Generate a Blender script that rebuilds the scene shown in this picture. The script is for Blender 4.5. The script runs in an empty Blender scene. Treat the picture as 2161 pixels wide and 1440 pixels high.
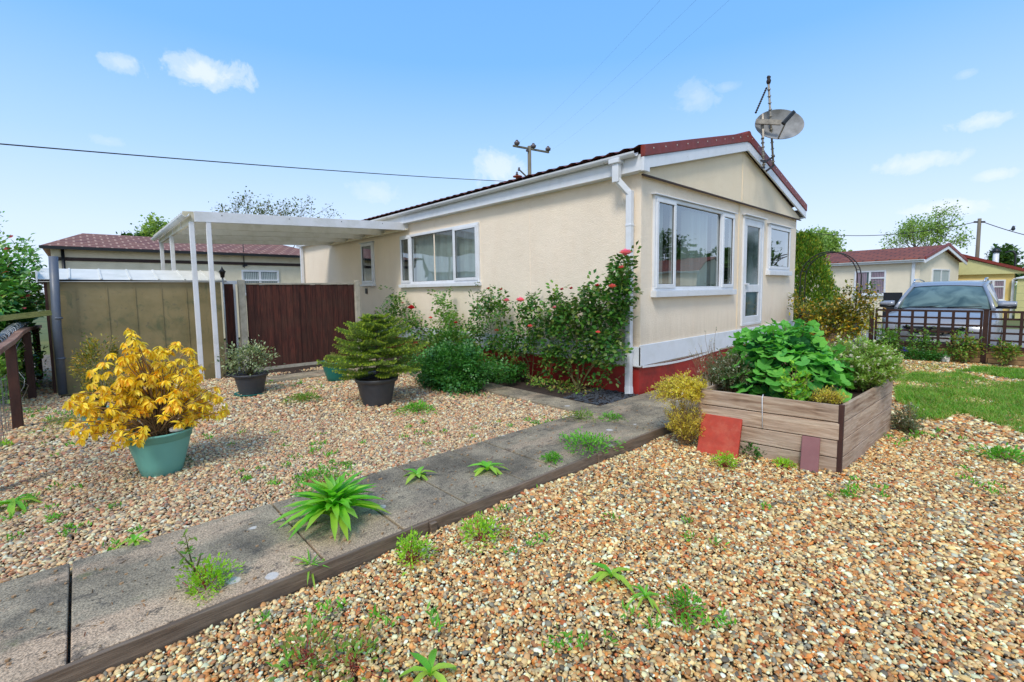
import bpy, math, random
import numpy as np
from mathutils import Vector, Matrix, Euler
R_ = random.Random(7); RN = np.random.default_rng(11)
sc = bpy.context.scene; C = sc.collection
rad = math.radians
# ------------------------------------------------------------------ camera model (pixels of a 2161 x 1440 frame)
CX, CY = 1080.5, 693.0
_v1 = np.array([165.-CX, 626.-CY, 0.]); _v2 = np.array([2150.-CX, 599.-CY, 0.])
F = math.sqrt(-(_v1[0]*_v2[0]+_v1[1]*_v2[1])); _v1[2] = _v2[2] = F
_X = _v2/np.linalg.norm(_v2); _Y = _v1/np.linalg.norm(_v1); _Z = np.cross(_X, _Y)
RM = np.array([_X, _Y, _Z]); EYE = 1.45
def ray(px, py): return RM@np.array([px-CX, py-CY, F])
def G(px, py, z=0.):
    d = ray(px, py); t = (z-EYE)/d[2]; return d*t+np.array([0, 0, EYE])
def PX(px, py, x):
    d = ray(px, py); return d*(x/d[0])+np.array([0, 0, EYE])
def PY(px, py, y):
    d = ray(px, py); return d*(y/d[1])+np.array([0, 0, EYE])
cam = bpy.data.cameras.new('camera'); camo = bpy.data.objects.new('camera', cam); C.objects.link(camo)
cam.sensor_width = 36; cam.lens = F/2161*36; cam.shift_y = -27/2161; cam.clip_end = 2000; cam.clip_start = .05
m = Matrix(((RM[0][0], -RM[0][1], -RM[0][2], 0), (RM[1][0], -RM[1][1], -RM[1][2], 0), (RM[2][0], -RM[2][1], -RM[2][2], EYE), (0, 0, 0, 1)))
camo.matrix_world = m; sc.camera = camo
sc.view_settings.view_transform = 'Standard'; sc.view_settings.look = 'None'; sc.view_settings.exposure = 0
sc.render.resolution_x = 1024; sc.render.resolution_y = 682
sc.cycles.max_bounces = 8; sc.cycles.transparent_max_bounces = 12

# ------------------------------------------------------------------ materials
def lin(c):
    return tuple(((v/255)/12.92 if v/255 <= .04045 else ((v/255+.055)/1.055)**2.4) for v in c)
class NT:
    def __init__(s, tree): s.t = tree; s.n = tree.nodes; s.l = tree.links
    def add(s, typ, **kw):
        nd = s.n.new(typ)
        for k, v in kw.items(): setattr(nd, k, v)
        return nd
    def link(s, a, b): s.l.new(a, b)
    def val(s, sock, v):
        if hasattr(v, 'is_output') or isinstance(v, bpy.types.NodeSocket): s.l.new(v, sock)
        else: sock.default_value = v
    def math(s, op, a, b=0., c=None, clamp=False):
        nd = s.add('ShaderNodeMath', operation=op); nd.use_clamp = clamp
        s.val(nd.inputs[0], a); s.val(nd.inputs[1], b)
        if c is not None: s.val(nd.inputs[2], c)
        return nd.outputs[0]
    def ramp(s, fac, stops, interp='LINEAR'):
        nd = s.add('ShaderNodeValToRGB'); cr = nd.color_ramp; cr.interpolation = interp
        while len(cr.elements) > 1: cr.elements.remove(cr.elements[-1])
        for i, (p, c) in enumerate(stops):
            e = cr.elements[0] if i == 0 else cr.elements.new(p)
            e.position = p; e.color = (*c, 1) if len(c) == 3 else c
        s.val(nd.inputs[0], fac); return nd.outputs[0]
    def mix(s, fac, a, b, blend='MIX'):
        nd = s.add('ShaderNodeMix', data_type='RGBA', blend_type=blend)
        s.val(nd.inputs[0], fac)
        for i, v in ((6, a), (7, b)):
            if isinstance(v, tuple) and len(v) == 3: v = (*v, 1)
            s.val(nd.inputs[i], v)
        return nd.outputs[2]
    def coords(s, scale=(1, 1, 1), world=False):
        if world: o = s.add('ShaderNodeNewGeometry').outputs['Position']
        else: o = s.add('ShaderNodeTexCoord').outputs['Object']
        mp = s.add('ShaderNodeMapping'); mp.inputs['Scale'].default_value = scale; s.link(o, mp.inputs[0]); return mp.outputs[0]
    def noise(s, co, scale=5, detail=4, rough=.55, dist=0):
        nd = s.add('ShaderNodeTexNoise'); nd.inputs['Scale'].default_value = scale; nd.inputs['Detail'].default_value = detail
        nd.inputs['Roughness'].default_value = rough; nd.inputs['Distortion'].default_value = dist
        s.link(co, nd.inputs['Vector']); return nd.outputs['Fac']
    def bump(s, h, strength=.3, dist=.01):
        nd = s.add('ShaderNodeBump'); nd.inputs['Strength'].default_value = strength; nd.inputs['Distance'].default_value = dist
        s.link(h, nd.inputs['Height']); return nd.outputs[0]
def newmat(name):
    mt = bpy.data.materials.new(name); mt.use_nodes = True; nt = NT(mt.node_tree)
    bs = nt.n['Principled BSDF']; return mt, nt, bs
M = {}
def simple(name, col, rough=.5, metal=0, var=.12, nscale=6, stretch=(1, 1, 1), bump=0, bscale=60, dirt=None, dirt_amt=.3, spec=.5, coat=0):
    """painted / plastic / metal surface with mottled tone and optional grime and grain"""
    mt, nt, bs = newmat(name); c = lin(col); co = nt.coords(stretch)
    f = nt.noise(co, nscale, 5)
    a = tuple(max(0, v*(1-var)) for v in c); b = tuple(min(1, v*(1+var)) for v in c)
    base = nt.ramp(f, [(.3, a), (.7, b)])
    if dirt:
        g = nt.noise(nt.coords((1, 1, 1), world=True), nscale*.7, 6, .65)
        g = nt.math('MULTIPLY', nt.ramp(g, [(.48, (0, 0, 0)), (.72, (1, 1, 1))]), dirt_amt)
        base = nt.mix(g, base, lin(dirt))
    nt.link(base, bs.inputs['Base Color'])
    rr = nt.ramp(nt.noise(co, nscale*2.3, 3), [(.3, (max(0, rough-.08),)*3), (.7, (min(1, rough+.08),)*3)])
    nt.link(rr, bs.inputs['Roughness']); bs.inputs['Metallic'].default_value = metal
    bs.inputs['Specular IOR Level'].default_value = spec; bs.inputs['Coat Weight'].default_value = coat
    if bump: nt.link(nt.bump(nt.noise(nt.coords((1, 1, 1)), bscale, 4, .6), bump, .004), bs.inputs['Normal'])
    M[name] = mt; return mt
simple('white_plastic', (226, 228, 232), .35, var=.03, dirt=(178, 176, 160), dirt_amt=.25)
simple('white_trim', (224, 228, 234), .4, var=.03, dirt=(160, 160, 140), dirt_amt=.25)
simple('carport_white', (228, 228, 230), .5, var=.04, dirt=(160, 158, 130), dirt_amt=.3)
simple('carport_beam', (222, 214, 192), .6, var=.06, dirt=(150, 140, 105), dirt_amt=.4)
simple('plinth_red', (168, 46, 40), .55, var=.12, dirt=(84, 40, 34), dirt_amt=.6, bump=.2, bscale=40)
simple('verge_red', (132, 46, 30), .5, var=.12, dirt=(70, 32, 28), dirt_amt=.4, bump=.15, bscale=150)
simple('screw', (225, 222, 210), .4, var=.05)
simple('dark_plastic', (66, 68, 74), .5, var=.1, dirt=(110, 105, 92), dirt_amt=.3)
simple('black_plastic', (22, 24, 26), .4, var=.15)
simple('teal_plastic', (112, 176, 162), .42, var=.06, nscale=3, dirt=(96, 128, 112), dirt_amt=.5)
simple('green_pot', (24, 116, 106), .35, var=.08, nscale=3, dirt=(60, 110, 90), dirt_amt=.3)
simple('slate_pipe', (92, 100, 114), .45, var=.2, nscale=5, stretch=(1, 1, .4), dirt=(120, 118, 112), dirt_amt=.5)
simple('galvanised', (138, 142, 144), .4, .7, var=.15, nscale=12)
simple('rust_iron', (52, 44, 42), .6, .3, var=.3, nscale=20)
simple('dish_grey', (146, 146, 146), .7, .0, var=.2, nscale=5, dirt=(88, 84, 76), dirt_amt=.7)
simple('aerial_alloy', (150, 142, 130), .5, .4, var=.35, nscale=18)
simple('rubber', (16, 17, 18), .7, var=.2)
simple('soil', (56, 42, 32), .95, var=.4, nscale=14, bump=.8, bscale=40)
simple('terracotta', (166, 78, 50), .75, var=.15, nscale=9, dirt=(150, 120, 90), dirt_amt=.4, bump=.3, bscale=80)
simple('straw', (190, 146, 70), .85, var=.3, nscale=40, bump=.8, bscale=90)
simple('concrete_post', (184, 176, 158), .85, var=.12, nscale=9, dirt=(120, 112, 92), dirt_amt=.6, bump=.4, bscale=90)
simple('tile_red', (178, 62, 42), .7, var=.14, nscale=12, dirt=(196, 104, 78), dirt_amt=.6, bump=.2, bscale=60)
simple('tile_plum', (134, 88, 88), .65, var=.08, nscale=10, dirt=(154, 112, 108), dirt_amt=.4, bump=.15, bscale=60)
simple('car_paint', (150, 154, 162), .34, .2, var=.01, nscale=.4, coat=.35)
simple('car_trim', (30, 32, 36), .45, var=.1)
simple('chrome', (205, 208, 212), .12, 1, var=.03)
simple('headlight_glass', (150, 158, 168), .08, .3, var=.2, nscale=14)
simple('plate_white', (226, 226, 220), .4, var=.03)
simple('wood_red_brown', (66, 38, 30), .75, var=.25, nscale=8, stretch=(3, 3, .5), bump=.3, bscale=50, dirt=(96, 58, 44), dirt_amt=.5)
simple('trellis_brown', (58, 34, 26), .8, var=.3, nscale=9, bump=.3, bscale=60)
simple('bark', (92, 82, 68), .9, var=.3, nscale=10, stretch=(1, 1, .3), bump=.8, bscale=30)
simple('cane', (92, 90, 52), .7, var=.3, nscale=10)
simple('pale_stem', (150, 120, 84), .7, var=.25, nscale=20)
simple('red_stem', (150, 66, 46), .6, var=.25, nscale=20)
simple('pole_wood', (116, 108, 92), .9, var=.2, nscale=7, stretch=(1, 1, .2), bump=.5, bscale=30)
simple('wire_black', (34, 34, 38), .6, var=.1)
simple('porcelain', (94, 82, 84), .3, var=.3)
simple('cream_far', (236, 222, 196), .85, var=.04, nscale=3)
simple('cream_left', (236, 224, 196), .85, var=.05, nscale=3, dirt=(186, 174, 140), dirt_amt=.35)
simple('yellow_far', (226, 198, 124), .85, var=.04, nscale=3)
simple('panel_yellow', (206, 200, 140), .7, var=.05)
simple('brown_trim', (62, 44, 38), .7, var=.2)
simple('curtain_white', (176, 186, 184), .8, var=.12, nscale=3, stretch=(6, 6, .5))
simple('curtain_mauve', (150, 130, 142), .8, var=.15, nscale=5)
simple('room_dark', (60, 60, 58), .9, var=.2)
simple('slate_grey', (74, 78, 84), .8, var=.3, nscale=30)
simple('rubble_white', (220, 214, 206), .85, var=.08, nscale=20)
simple('cat_back', (46, 54, 60), .6, var=.2)

# cream render with fine stipple, faint stains
def render_mat(name, col, stain=(186, 160, 118)):
    mt, nt, bs = newmat(name); co = nt.coords((1, 1, 1), world=True)
    base = nt.ramp(nt.noise(co, 1.3, 4), [(.3, lin(col)), (.7, tuple(v*.93 for v in lin(col)))])
    st = nt.noise(nt.coords((1.4, 1.4, .35), world=True), 2.2, 6, .65)
    base = nt.mix(nt.math('MULTIPLY', nt.ramp(st, [(.5, (0,)*3), (.75, (1,)*3)]), .35), base, lin(stain))
    sz_ = nt.add('ShaderNodeSeparateXYZ'); nt.link(co, sz_.inputs[0]); lo = nt.math('ADD', sz_.outputs[2], nt.math('MULTIPLY', nt.noise(nt.coords((3, 3, .4), world=True), 4, 5), -.5)); base = nt.mix(nt.math('MULTIPLY', nt.ramp(lo, [(.42, (1,)*3), (.8, (0,)*3)]), .3), base, lin((170, 150, 118)))
    sp = nt.noise(co, 160, 2); base = nt.mix(nt.math('MULTIPLY', nt.ramp(sp, [(.3, (1,)*3), (.5, (0,)*3)]), .22), base, tuple(v*.7 for v in lin(col)))
    nt.link(base, bs.inputs['Base Color']); bs.inputs['Roughness'].default_value = .9
    h = nt.math('ADD', nt.noise(co, 55, 5, .7), nt.math('MULTIPLY', nt.noise(co, 8, 2), .6))
    nt.link(nt.bump(h, .8, .012), bs.inputs['Normal']); M[name] = mt
render_mat('cream_render', (252, 234, 210), (240, 216, 188)); render_mat('gable_render', (252, 233, 202), (238, 214, 178))

def wood(name, cols, axis, scale=1., grey=(150, 140, 130), seed=0):
    """weathered board: grain stretched along axis, per-board tint, knots"""
    mt, nt, bs = newmat(name); s = [14.*scale]*3; s[axis] = 1.1*scale
    co = nt.coords(tuple(s)); isl = nt.add('ShaderNodeNewGeometry').outputs['Random Per Island']
    vadd = nt.add('ShaderNodeVectorMath', operation='ADD'); nt.link(co, vadd.inputs[0])
    cmb = nt.add('ShaderNodeCombineXYZ'); k = nt.math('MULTIPLY', isl, 37.)
    for i in range(3): nt.link(k, cmb.inputs[i])
    nt.link(cmb.outputs[0], vadd.inputs[1]); co2 = vadd.outputs[0]
    f = nt.noise(co2, 1.6, 7, .62, 1.2)
    base = nt.ramp(f, [(.25, lin(cols[0])), (.48, lin(cols[1])), (.62, lin(cols[2])), (.8, lin(cols[3]))])
    g = nt.noise(nt.coords((1, 1, 1)), 3., 4)
    base = nt.mix(nt.math('MULTIPLY', nt.ramp(g, [(.4, (0,)*3), (.65, (1,)*3)]), .6), base, lin(grey))
    fine = nt.noise(co2, 7, 4, .7); base = nt.mix(.35, base, nt.ramp(fine, [(.35, (.25,)*3), (.65, (1.,)*3)]), 'MULTIPLY')
    hs = nt.add('ShaderNodeHueSaturation'); nt.link(base, hs.inputs['Color']); nt.link(nt.math('ADD', nt.math('MULTIPLY', isl, .35), .8), hs.inputs['Value'])
    nt.link(hs.outputs[0], bs.inputs['Base Color']); bs.inputs['Roughness'].default_value = .85
    nt.link(nt.bump(nt.math('ADD', f, fine), .5, .006), bs.inputs['Normal']); M[name] = mt
wood('planter_wood_y', [(124, 92, 68), (182, 150, 122), (206, 178, 148), (152, 112, 78)], 1, 1., (196, 170, 148))
wood('planter_wood_x', [(116, 86, 62), (180, 150, 124), (208, 184, 158), (150, 108, 72)], 0, 1., (198, 176, 156))
wood('kerb_wood', [(76, 62, 50), (118, 98, 80), (146, 126, 106), (98, 78, 60)], 0, 1.2, (128, 114, 98))
wood('fence_wood', [(44, 22, 17), (76, 38, 30), (108, 56, 42), (56, 28, 24)], 2, .8, (84, 54, 42))
wood('rail_wood', [(96, 64, 50), (142, 100, 80), (170, 126, 102), (116, 80, 62)], 1, 1., (160, 130, 110))
wood('old_rail', [(90, 90, 50), (136, 138, 74), (160, 160, 92), (110, 104, 60)], 0, 1., (150, 150, 90))

# shed metal: drab olive with green algae patches and scuffs
mt, nt, bs = newmat('shed_metal'); co = nt.coords()
b0 = nt.ramp(nt.noise(co, 1.6, 5, .6), [(.3, lin((118, 110, 74))), (.5, lin((146, 130, 90))), (.7, lin((160, 142, 102)))])
al = nt.ramp(nt.noise(nt.coords((1, 1, .8)), 3.4, 6, .6, 1.6), [(.55, (0,)*3), (.7, (1,)*3)])
b0 = nt.mix(nt.math('MULTIPLY', al, .62), b0, lin((82, 96, 66)))
sf = nt.ramp(nt.noise(nt.coords((1, 1, 1.6)), 5.5, 3, .5, 2.5), [(.64, (0,)*3), (.7, (1,)*3)])
b0 = nt.mix(nt.math('MULTIPLY', sf, .35), b0, lin((84, 86, 80)))
nt.link(b0, bs.inputs['Base Color']); bs.inputs['Roughness'].default_value = .5; bs.inputs['Metallic'].default_value = .1
nt.link(nt.bump(nt.noise(co, 5, 2), .4, .02), bs.inputs['Normal']); M['shed_metal'] = mt
simple('shed_roof', (222, 220, 212), .6, .0, var=.06, nscale=4, dirt=(170, 176, 160), dirt_amt=.4)

# concrete slabs with moss, lichen, worn sand areas
mt, nt, bs = newmat('slab_concrete'); co = nt.coords((1, 1, 1), world=True); isl = nt.add('ShaderNodeNewGeometry').outputs['Random Per Island']
b0 = nt.ramp(nt.noise(co, 2.6, 7, .65), [(.3, lin((120, 110, 94))), (.5, lin((156, 142, 118))), (.7, lin((184, 168, 140)))])
dk = nt.ramp(nt.noise(co, 1.5, 5, .6, .6), [(.46, (0,)*3), (.62, (1,)*3)]); b0 = nt.mix(nt.math('MULTIPLY', dk, .7), b0, lin((92, 84, 70)))
sd = nt.ramp(nt.noise(nt.coords((.8, 2.2, 1), world=True), 1.1, 5, .6), [(.54, (0,)*3), (.62, (1,)*3)]); b0 = nt.mix(nt.math('MULTIPLY', sd, .5), b0, lin((196, 168, 138)))
bk = nt.ramp(nt.noise(nt.coords((1, 1.6, 1), world=True), 9, 5, .7), [(.57, (0,)*3), (.64, (1,)*3)]); b0 = nt.mix(nt.math('MULTIPLY', bk, .6), b0, lin((62, 58, 54)))
sx_ = nt.add('ShaderNodeSeparateXYZ'); nt.link(co, sx_.inputs[0]); ed = nt.math('ADD', sx_.outputs[1], nt.math('MULTIPLY', nt.noise(co, 2.2, 5, .6), .75)); ef = nt.math('MULTIPLY', nt.ramp(nt.math('SUBTRACT', ed, 2.4), [(.60, (1,)*3), (.68, (0,)*3)]), nt.ramp(nt.math('MULTIPLY', sx_.outputs[0], .2), [(.18, (1,)*3), (.36, (.0,)*3)]))
b0 = nt.mix(nt.math('MULTIPLY', ef, .6), b0, lin((204, 172, 140))); bk2 = nt.math('MULTIPLY', ef, nt.ramp(nt.noise(nt.coords((1, 1.8, 1), world=True), 6.5, 7, .75), [(.55, (0,)*3), (.60, (1,)*3)])); b0 = nt.mix(nt.math('MULTIPLY', bk2, .75), b0, lin((74, 68, 62)))
gr = nt.noise(co, 130, 3, .7); b0 = nt.mix(.75, b0, nt.ramp(gr, [(.34, (.15,)*3), (.5, (.9,)*3), (.66, (1.7,)*3)]), 'MULTIPLY')
vo = nt.add('ShaderNodeTexVoronoi'); vo.inputs['Scale'].default_value = 3.2; nt.link(co, vo.inputs['Vector'])
rs = nt.math('GREATER_THAN', nt.noise(co, 1.7, 1), .55)
li = nt.math('MULTIPLY', nt.ramp(nt.math('ADD', vo.outputs['Distance'], nt.math('MULTIPLY', nt.noise(co, 30, 2), .06)), [(.13, (1,)*3), (.15, (0,)*3)]), rs)
b0 = nt.mix(nt.math('MULTIPLY', li, .8), b0, lin((206, 200, 192)))
mo = nt.ramp(nt.noise(co, 5, 6, .7), [(.62, (0,)*3), (.7, (1,)*3)]); b0 = nt.mix(nt.math('MULTIPLY', mo, .45), b0, lin((96, 104, 52)))
hs = nt.add('ShaderNodeHueSaturation'); nt.link(b0, hs.inputs['Color']); nt.link(nt.math('ADD', nt.math('MULTIPLY', isl, .3), .85), hs.inputs['Value'])
nt.link(hs.outputs[0], bs.inputs['Base Color']); bs.inputs['Roughness'].default_value = .92
nt.link(nt.bump(nt.math('ADD', gr, nt.math('MULTIPLY', nt.noise(co, 14, 4), 1.5)), .7, .006), bs.inputs['Normal']); M['slab_concrete'] = mt

# brick / stone low wall
def brick(name, c1, c2, mort, sx=4.5, sz=13., axis=0):
    mt, nt, bs = newmat(name); tc = nt.add('ShaderNodeTexCoord').outputs['Object']; sep = nt.add('ShaderNodeSeparateXYZ'); nt.link(tc, sep.inputs[0])
    cmb = nt.add('ShaderNodeCombineXYZ'); nt.link(nt.math('ADD', sep.outputs[0], sep.outputs[1]), cmb.inputs[0]); nt.link(sep.outputs[2], cmb.inputs[1])
    br = nt.add('ShaderNodeTexBrick'); br.inputs['Color1'].default_value = (*lin(c1), 1); br.inputs['Color2'].default_value = (*lin(c2), 1); br.inputs['Mortar'].default_value = (*lin(mort), 1)
    br.inputs['Scale'].default_value = 1; br.inputs['Brick Width'].default_value = 1/sx; br.inputs['Row Height'].default_value = 1/sz; br.inputs['Mortar Size'].default_value = .006
    nt.link(cmb.outputs[0], br.inputs['Vector'])
    b = nt.mix(.5, br.outputs['Color'], nt.ramp(nt.noise(nt.coords(), 14, 5, .7), [(.3, (.45,)*3), (.7, (1.3,)*3)]), 'MULTIPLY')
    g = nt.ramp(nt.noise(nt.coords(), 4, 5, .7), [(.5, (0,)*3), (.7, (1,)*3)]); b = nt.mix(nt.math('MULTIPLY', g, .5), b, lin((70, 72, 44)))
    nt.link(b, bs.inputs['Base Color']); bs.inputs['Roughness'].default_value = .9
    nt.link(nt.bump(br.outputs['Fac'], -.8, .01), bs.inputs['Normal']); M[name] = mt
brick('wall_brick', (150, 116, 78), (176, 142, 98), (84, 66, 48), 4.2, 11.)
# roof tiles
def rooftile(name, c1, c2, sx, sz, mort=None):
    mt, nt, bs = newmat(name); tc = nt.add('ShaderNodeTexCoord').outputs['Object']; sep = nt.add('ShaderNodeSeparateXYZ'); nt.link(tc, sep.inputs[0])
    k_ = 1 if name == 'roof_far' else 0; cmb = nt.add('ShaderNodeCombineXYZ'); nt.link(sep.outputs[k_], cmb.inputs[0]); nt.link(sep.outputs[1-k_], cmb.inputs[1])
    br = nt.add('ShaderNodeTexBrick'); br.inputs['Color1'].default_value = (*lin(c1), 1); br.inputs['Color2'].default_value = (*lin(c2), 1); br.inputs['Mortar'].default_value = (*(lin(mort) if mort else [v*.25 for v in lin(c1)]), 1)
    br.inputs['Scale'].default_value = 1; br.inputs['Brick Width'].default_value = sx; br.inputs['Row Height'].default_value = sz; br.inputs['Mortar Size'].default_value = .026
    nt.link(cmb.outputs[0], br.inputs['Vector'])
    b = nt.mix(.5, br.outputs['Color'], nt.ramp(nt.noise(nt.coords(), 5, 5, .7), [(.3, (.55,)*3), (.7, (1.25,)*3)]), 'MULTIPLY')
    nt.link(b, bs.inputs['Base Color']); bs.inputs['Roughness'].default_value = .7
    nt.link(nt.bump(br.outputs['Fac'], -.8, .03), bs.inputs['Normal']); M[name] = mt
rooftile('roof_left', (132, 82, 60), (112, 62, 48), .34, .36, (176, 136, 114))
rooftile('roof_far', (150, 80, 52), (126, 64, 42), .5, .26)
rooftile('roof_main', (120, 58, 44), (104, 50, 40), .3, .33)

# glass: clear pane with fresnel reflection
mt, nt, bs = newmat('window_glass'); nt.n.remove(bs); out = nt.n['Material Output']
fr = nt.add('ShaderNodeLayerWeight'); fr.inputs['Blend'].default_value = .5
tr = nt.add('ShaderNodeBsdfTransparent'); tr.inputs[0].default_value = (.78, .84, .82, 1); gl = nt.add('ShaderNodeBsdfGlossy'); gl.inputs['Roughness'].default_value = .015
gl.inputs['Color'].default_value = (.9, .93, .95, 1)
nz = nt.bump(nt.noise(nt.coords(), 1.2, 1), .12, .05); nt.link(nz, gl.inputs['Normal'])
mx = nt.add('ShaderNodeMixShader'); nt.link(nt.math('MULTIPLY_ADD', nt.math('POWER', fr.outputs['Facing'], 2.6), 1.1, .13, clamp=True), mx.inputs[0]); nt.link(tr.outputs[0], mx.inputs[1]); nt.link(gl.outputs[0], mx.inputs[2]); nt.link(mx.outputs[0], out.inputs[0])
M['window_glass'] = mt
mt, nt, bs = newmat('dark_glass'); bs.inputs['Base Color'].default_value = (*lin((62, 84, 80)), 1); bs.inputs['Roughness'].default_value = .08; bs.inputs['Specular IOR Level'].default_value = .9
nt.link(nt.ramp(nt.noise(nt.coords((1, 1, .5)), 2.2, 3), [(.35, lin((34, 46, 48))), (.7, lin((96, 116, 116)))]), bs.inputs['Base Color']); M['dark_glass'] = mt
mt, nt, bs = newmat('screen_glass'); nt.link(nt.ramp(nt.noise(nt.coords((1, 1, 1)), 2.4, 3, .5, .8), [(.4, lin((62, 80, 76))), (.65, lin((108, 128, 120)))]), bs.inputs['Base Color'])
bs.inputs['Roughness'].default_value = .06; bs.inputs['Coat Weight'].default_value = .2; M['screen_glass'] = mt

# leaves
def leafmat(name, cols, trans=.3, rough=.45, spec=.5):
    mt, nt, bs = newmat(name); out = nt.n['Material Output']; geo = nt.add('ShaderNodeNewGeometry'); isl = geo.outputs['Random Per Island']
    n = len(cols); c = nt.ramp(isl, [(i/max(1, n-1), lin(x)) for i, x in enumerate(cols)])
    big = nt.noise(nt.coords((1, 1, 1), world=True), 3.5, 3); c = nt.mix(.55, c, nt.ramp(big, [(.3, (.6,)*3), (.7, (1.35,)*3)]), 'MULTIPLY')
    nt.link(c, bs.inputs['Base Color']); bs.inputs['Roughness'].default_value = rough; bs.inputs['Specular IOR Level'].default_value = spec
    tl = nt.add('ShaderNodeBsdfTranslucent'); c2 = nt.mix(.5, c, (1.0, 1.0, .35)); nt.link(nt.mix(1., c, (1.6, 1.6, .7), 'MULTIPLY'), tl.inputs[0])
    mx = nt.add('ShaderNodeMixShader'); mx.inputs[0].default_value = trans; nt.link(bs.outputs[0], mx.inputs[1]); nt.link(tl.outputs[0], mx.inputs[2]); nt.link(mx.outputs[0], out.inputs[0])
    M[name] = mt
leafmat('leaf_yellow', [(240, 200, 30), (250, 222, 50), (252, 232, 84), (240, 172, 40), (246, 216, 52), (252, 228, 70), (222, 184, 40), (248, 220, 60)], .25)
leafmat('leaf_rose', [(44, 90, 34), (66, 122, 44), (102, 152, 60), (50, 100, 44), (136, 154, 70), (34, 74, 30)], .25, .35)
leafmat('leaf_rose_bright', [(84, 140, 54), (112, 162, 66), (142, 178, 76), (70, 126, 50), (140, 146, 76)], .3, .35)
leafmat('leaf_low', [(38, 88, 34), (58, 118, 46), (92, 148, 60), (46, 102, 40)], .25, .4)
leafmat('leaf_fir', [(108, 144, 44), (142, 170, 54), (82, 120, 40), (160, 182, 60)], .2, .5)
leafmat('leaf_fir_tip', [(176, 192, 70), (196, 208, 90)], .3, .5)
leafmat('leaf_varieg', [(92, 116, 74), (180, 188, 140), (64, 92, 56), (130, 150, 100), (206, 208, 164)], .2, .35)
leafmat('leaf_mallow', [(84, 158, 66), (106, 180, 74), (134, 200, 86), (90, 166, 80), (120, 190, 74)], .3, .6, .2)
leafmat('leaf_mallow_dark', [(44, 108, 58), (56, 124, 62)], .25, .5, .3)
leafmat('leaf_feather', [(126, 168, 70), (152, 186, 84), (178, 200, 106), (104, 148, 62)], .35)
leafmat('leaf_greygreen', [(98, 118, 84), (124, 138, 98), (74, 100, 66), (140, 132, 110)], .3)
leafmat('leaf_gold', [(226, 210, 74), (238, 222, 98), (200, 200, 74), (216, 178, 80)], .4)
leafmat('leaf_holly', [(72, 100, 44), (98, 122, 48), (196, 180, 56), (60, 88, 40), (212, 160, 40), (120, 140, 56)], .2, .3)
leafmat('leaf_conifer', [(70, 118, 36), (104, 148, 42), (150, 176, 50), (52, 96, 34), (190, 180, 54)], .25, .6)
leafmat('leaf_hedge', [(66, 126, 50), (100, 164, 66), (136, 190, 92), (48, 96, 42), (178, 206, 130), (84, 146, 58)], .25, .3)
leafmat('leaf_red', [(150, 40, 34), (176, 60, 48)], .3, .4)
leafmat('leaf_tree', [(118, 152, 76), (150, 178, 96), (176, 196, 116), (96, 130, 64)], .4, .6)
leafmat('leaf_tree_dark', [(50, 84, 40), (72, 108, 46), (90, 124, 52)], .3, .6)
leafmat('leaf_birch', [(104, 118, 88), (130, 140, 104), (84, 96, 72), (140, 130, 90)], .35, .6)
leafmat('leaf_weed', [(96, 170, 44), (124, 192, 56), (80, 150, 44), (140, 200, 70)], .35, .45)
leafmat('leaf_dandelion', [(92, 170, 44), (120, 196, 56), (150, 214, 74), (170, 200, 70)], .35, .4)
leafmat('leaf_sedum', [(150, 200, 44), (170, 212, 60), (124, 180, 40)], .35, .45)
leafmat('leaf_moss', [(92, 140, 44), (120, 164, 54), (146, 150, 60)], .3, .6)
leafmat('leaf_creeper', [(90, 146, 50), (124, 170, 60), (160, 120, 70), (110, 160, 58)], .3, .5)
leafmat('grass_blade', [(84, 148, 36), (104, 166, 42), (130, 182, 54), (156, 172, 76), (92, 154, 40)], .35, .5)
leafmat('grass_dry', [(150, 160, 70), (176, 170, 90), (120, 160, 54)], .35, .5)
leafmat('petal_pink', [(240, 130, 172), (246, 168, 196), (232, 100, 150)], .3, .5)
leafmat('petal_red', [(190, 22, 44), (210, 34, 56)], .25, .5)
leafmat('petal_coral', [(230, 100, 110), (238, 140, 140)], .3, .5)
leafmat('petal_white', [(236, 232, 222), (224, 214, 200)], .3, .6)
leafmat('petal_violet', [(84, 74, 190), (104, 94, 206)], .3, .6)

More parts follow.
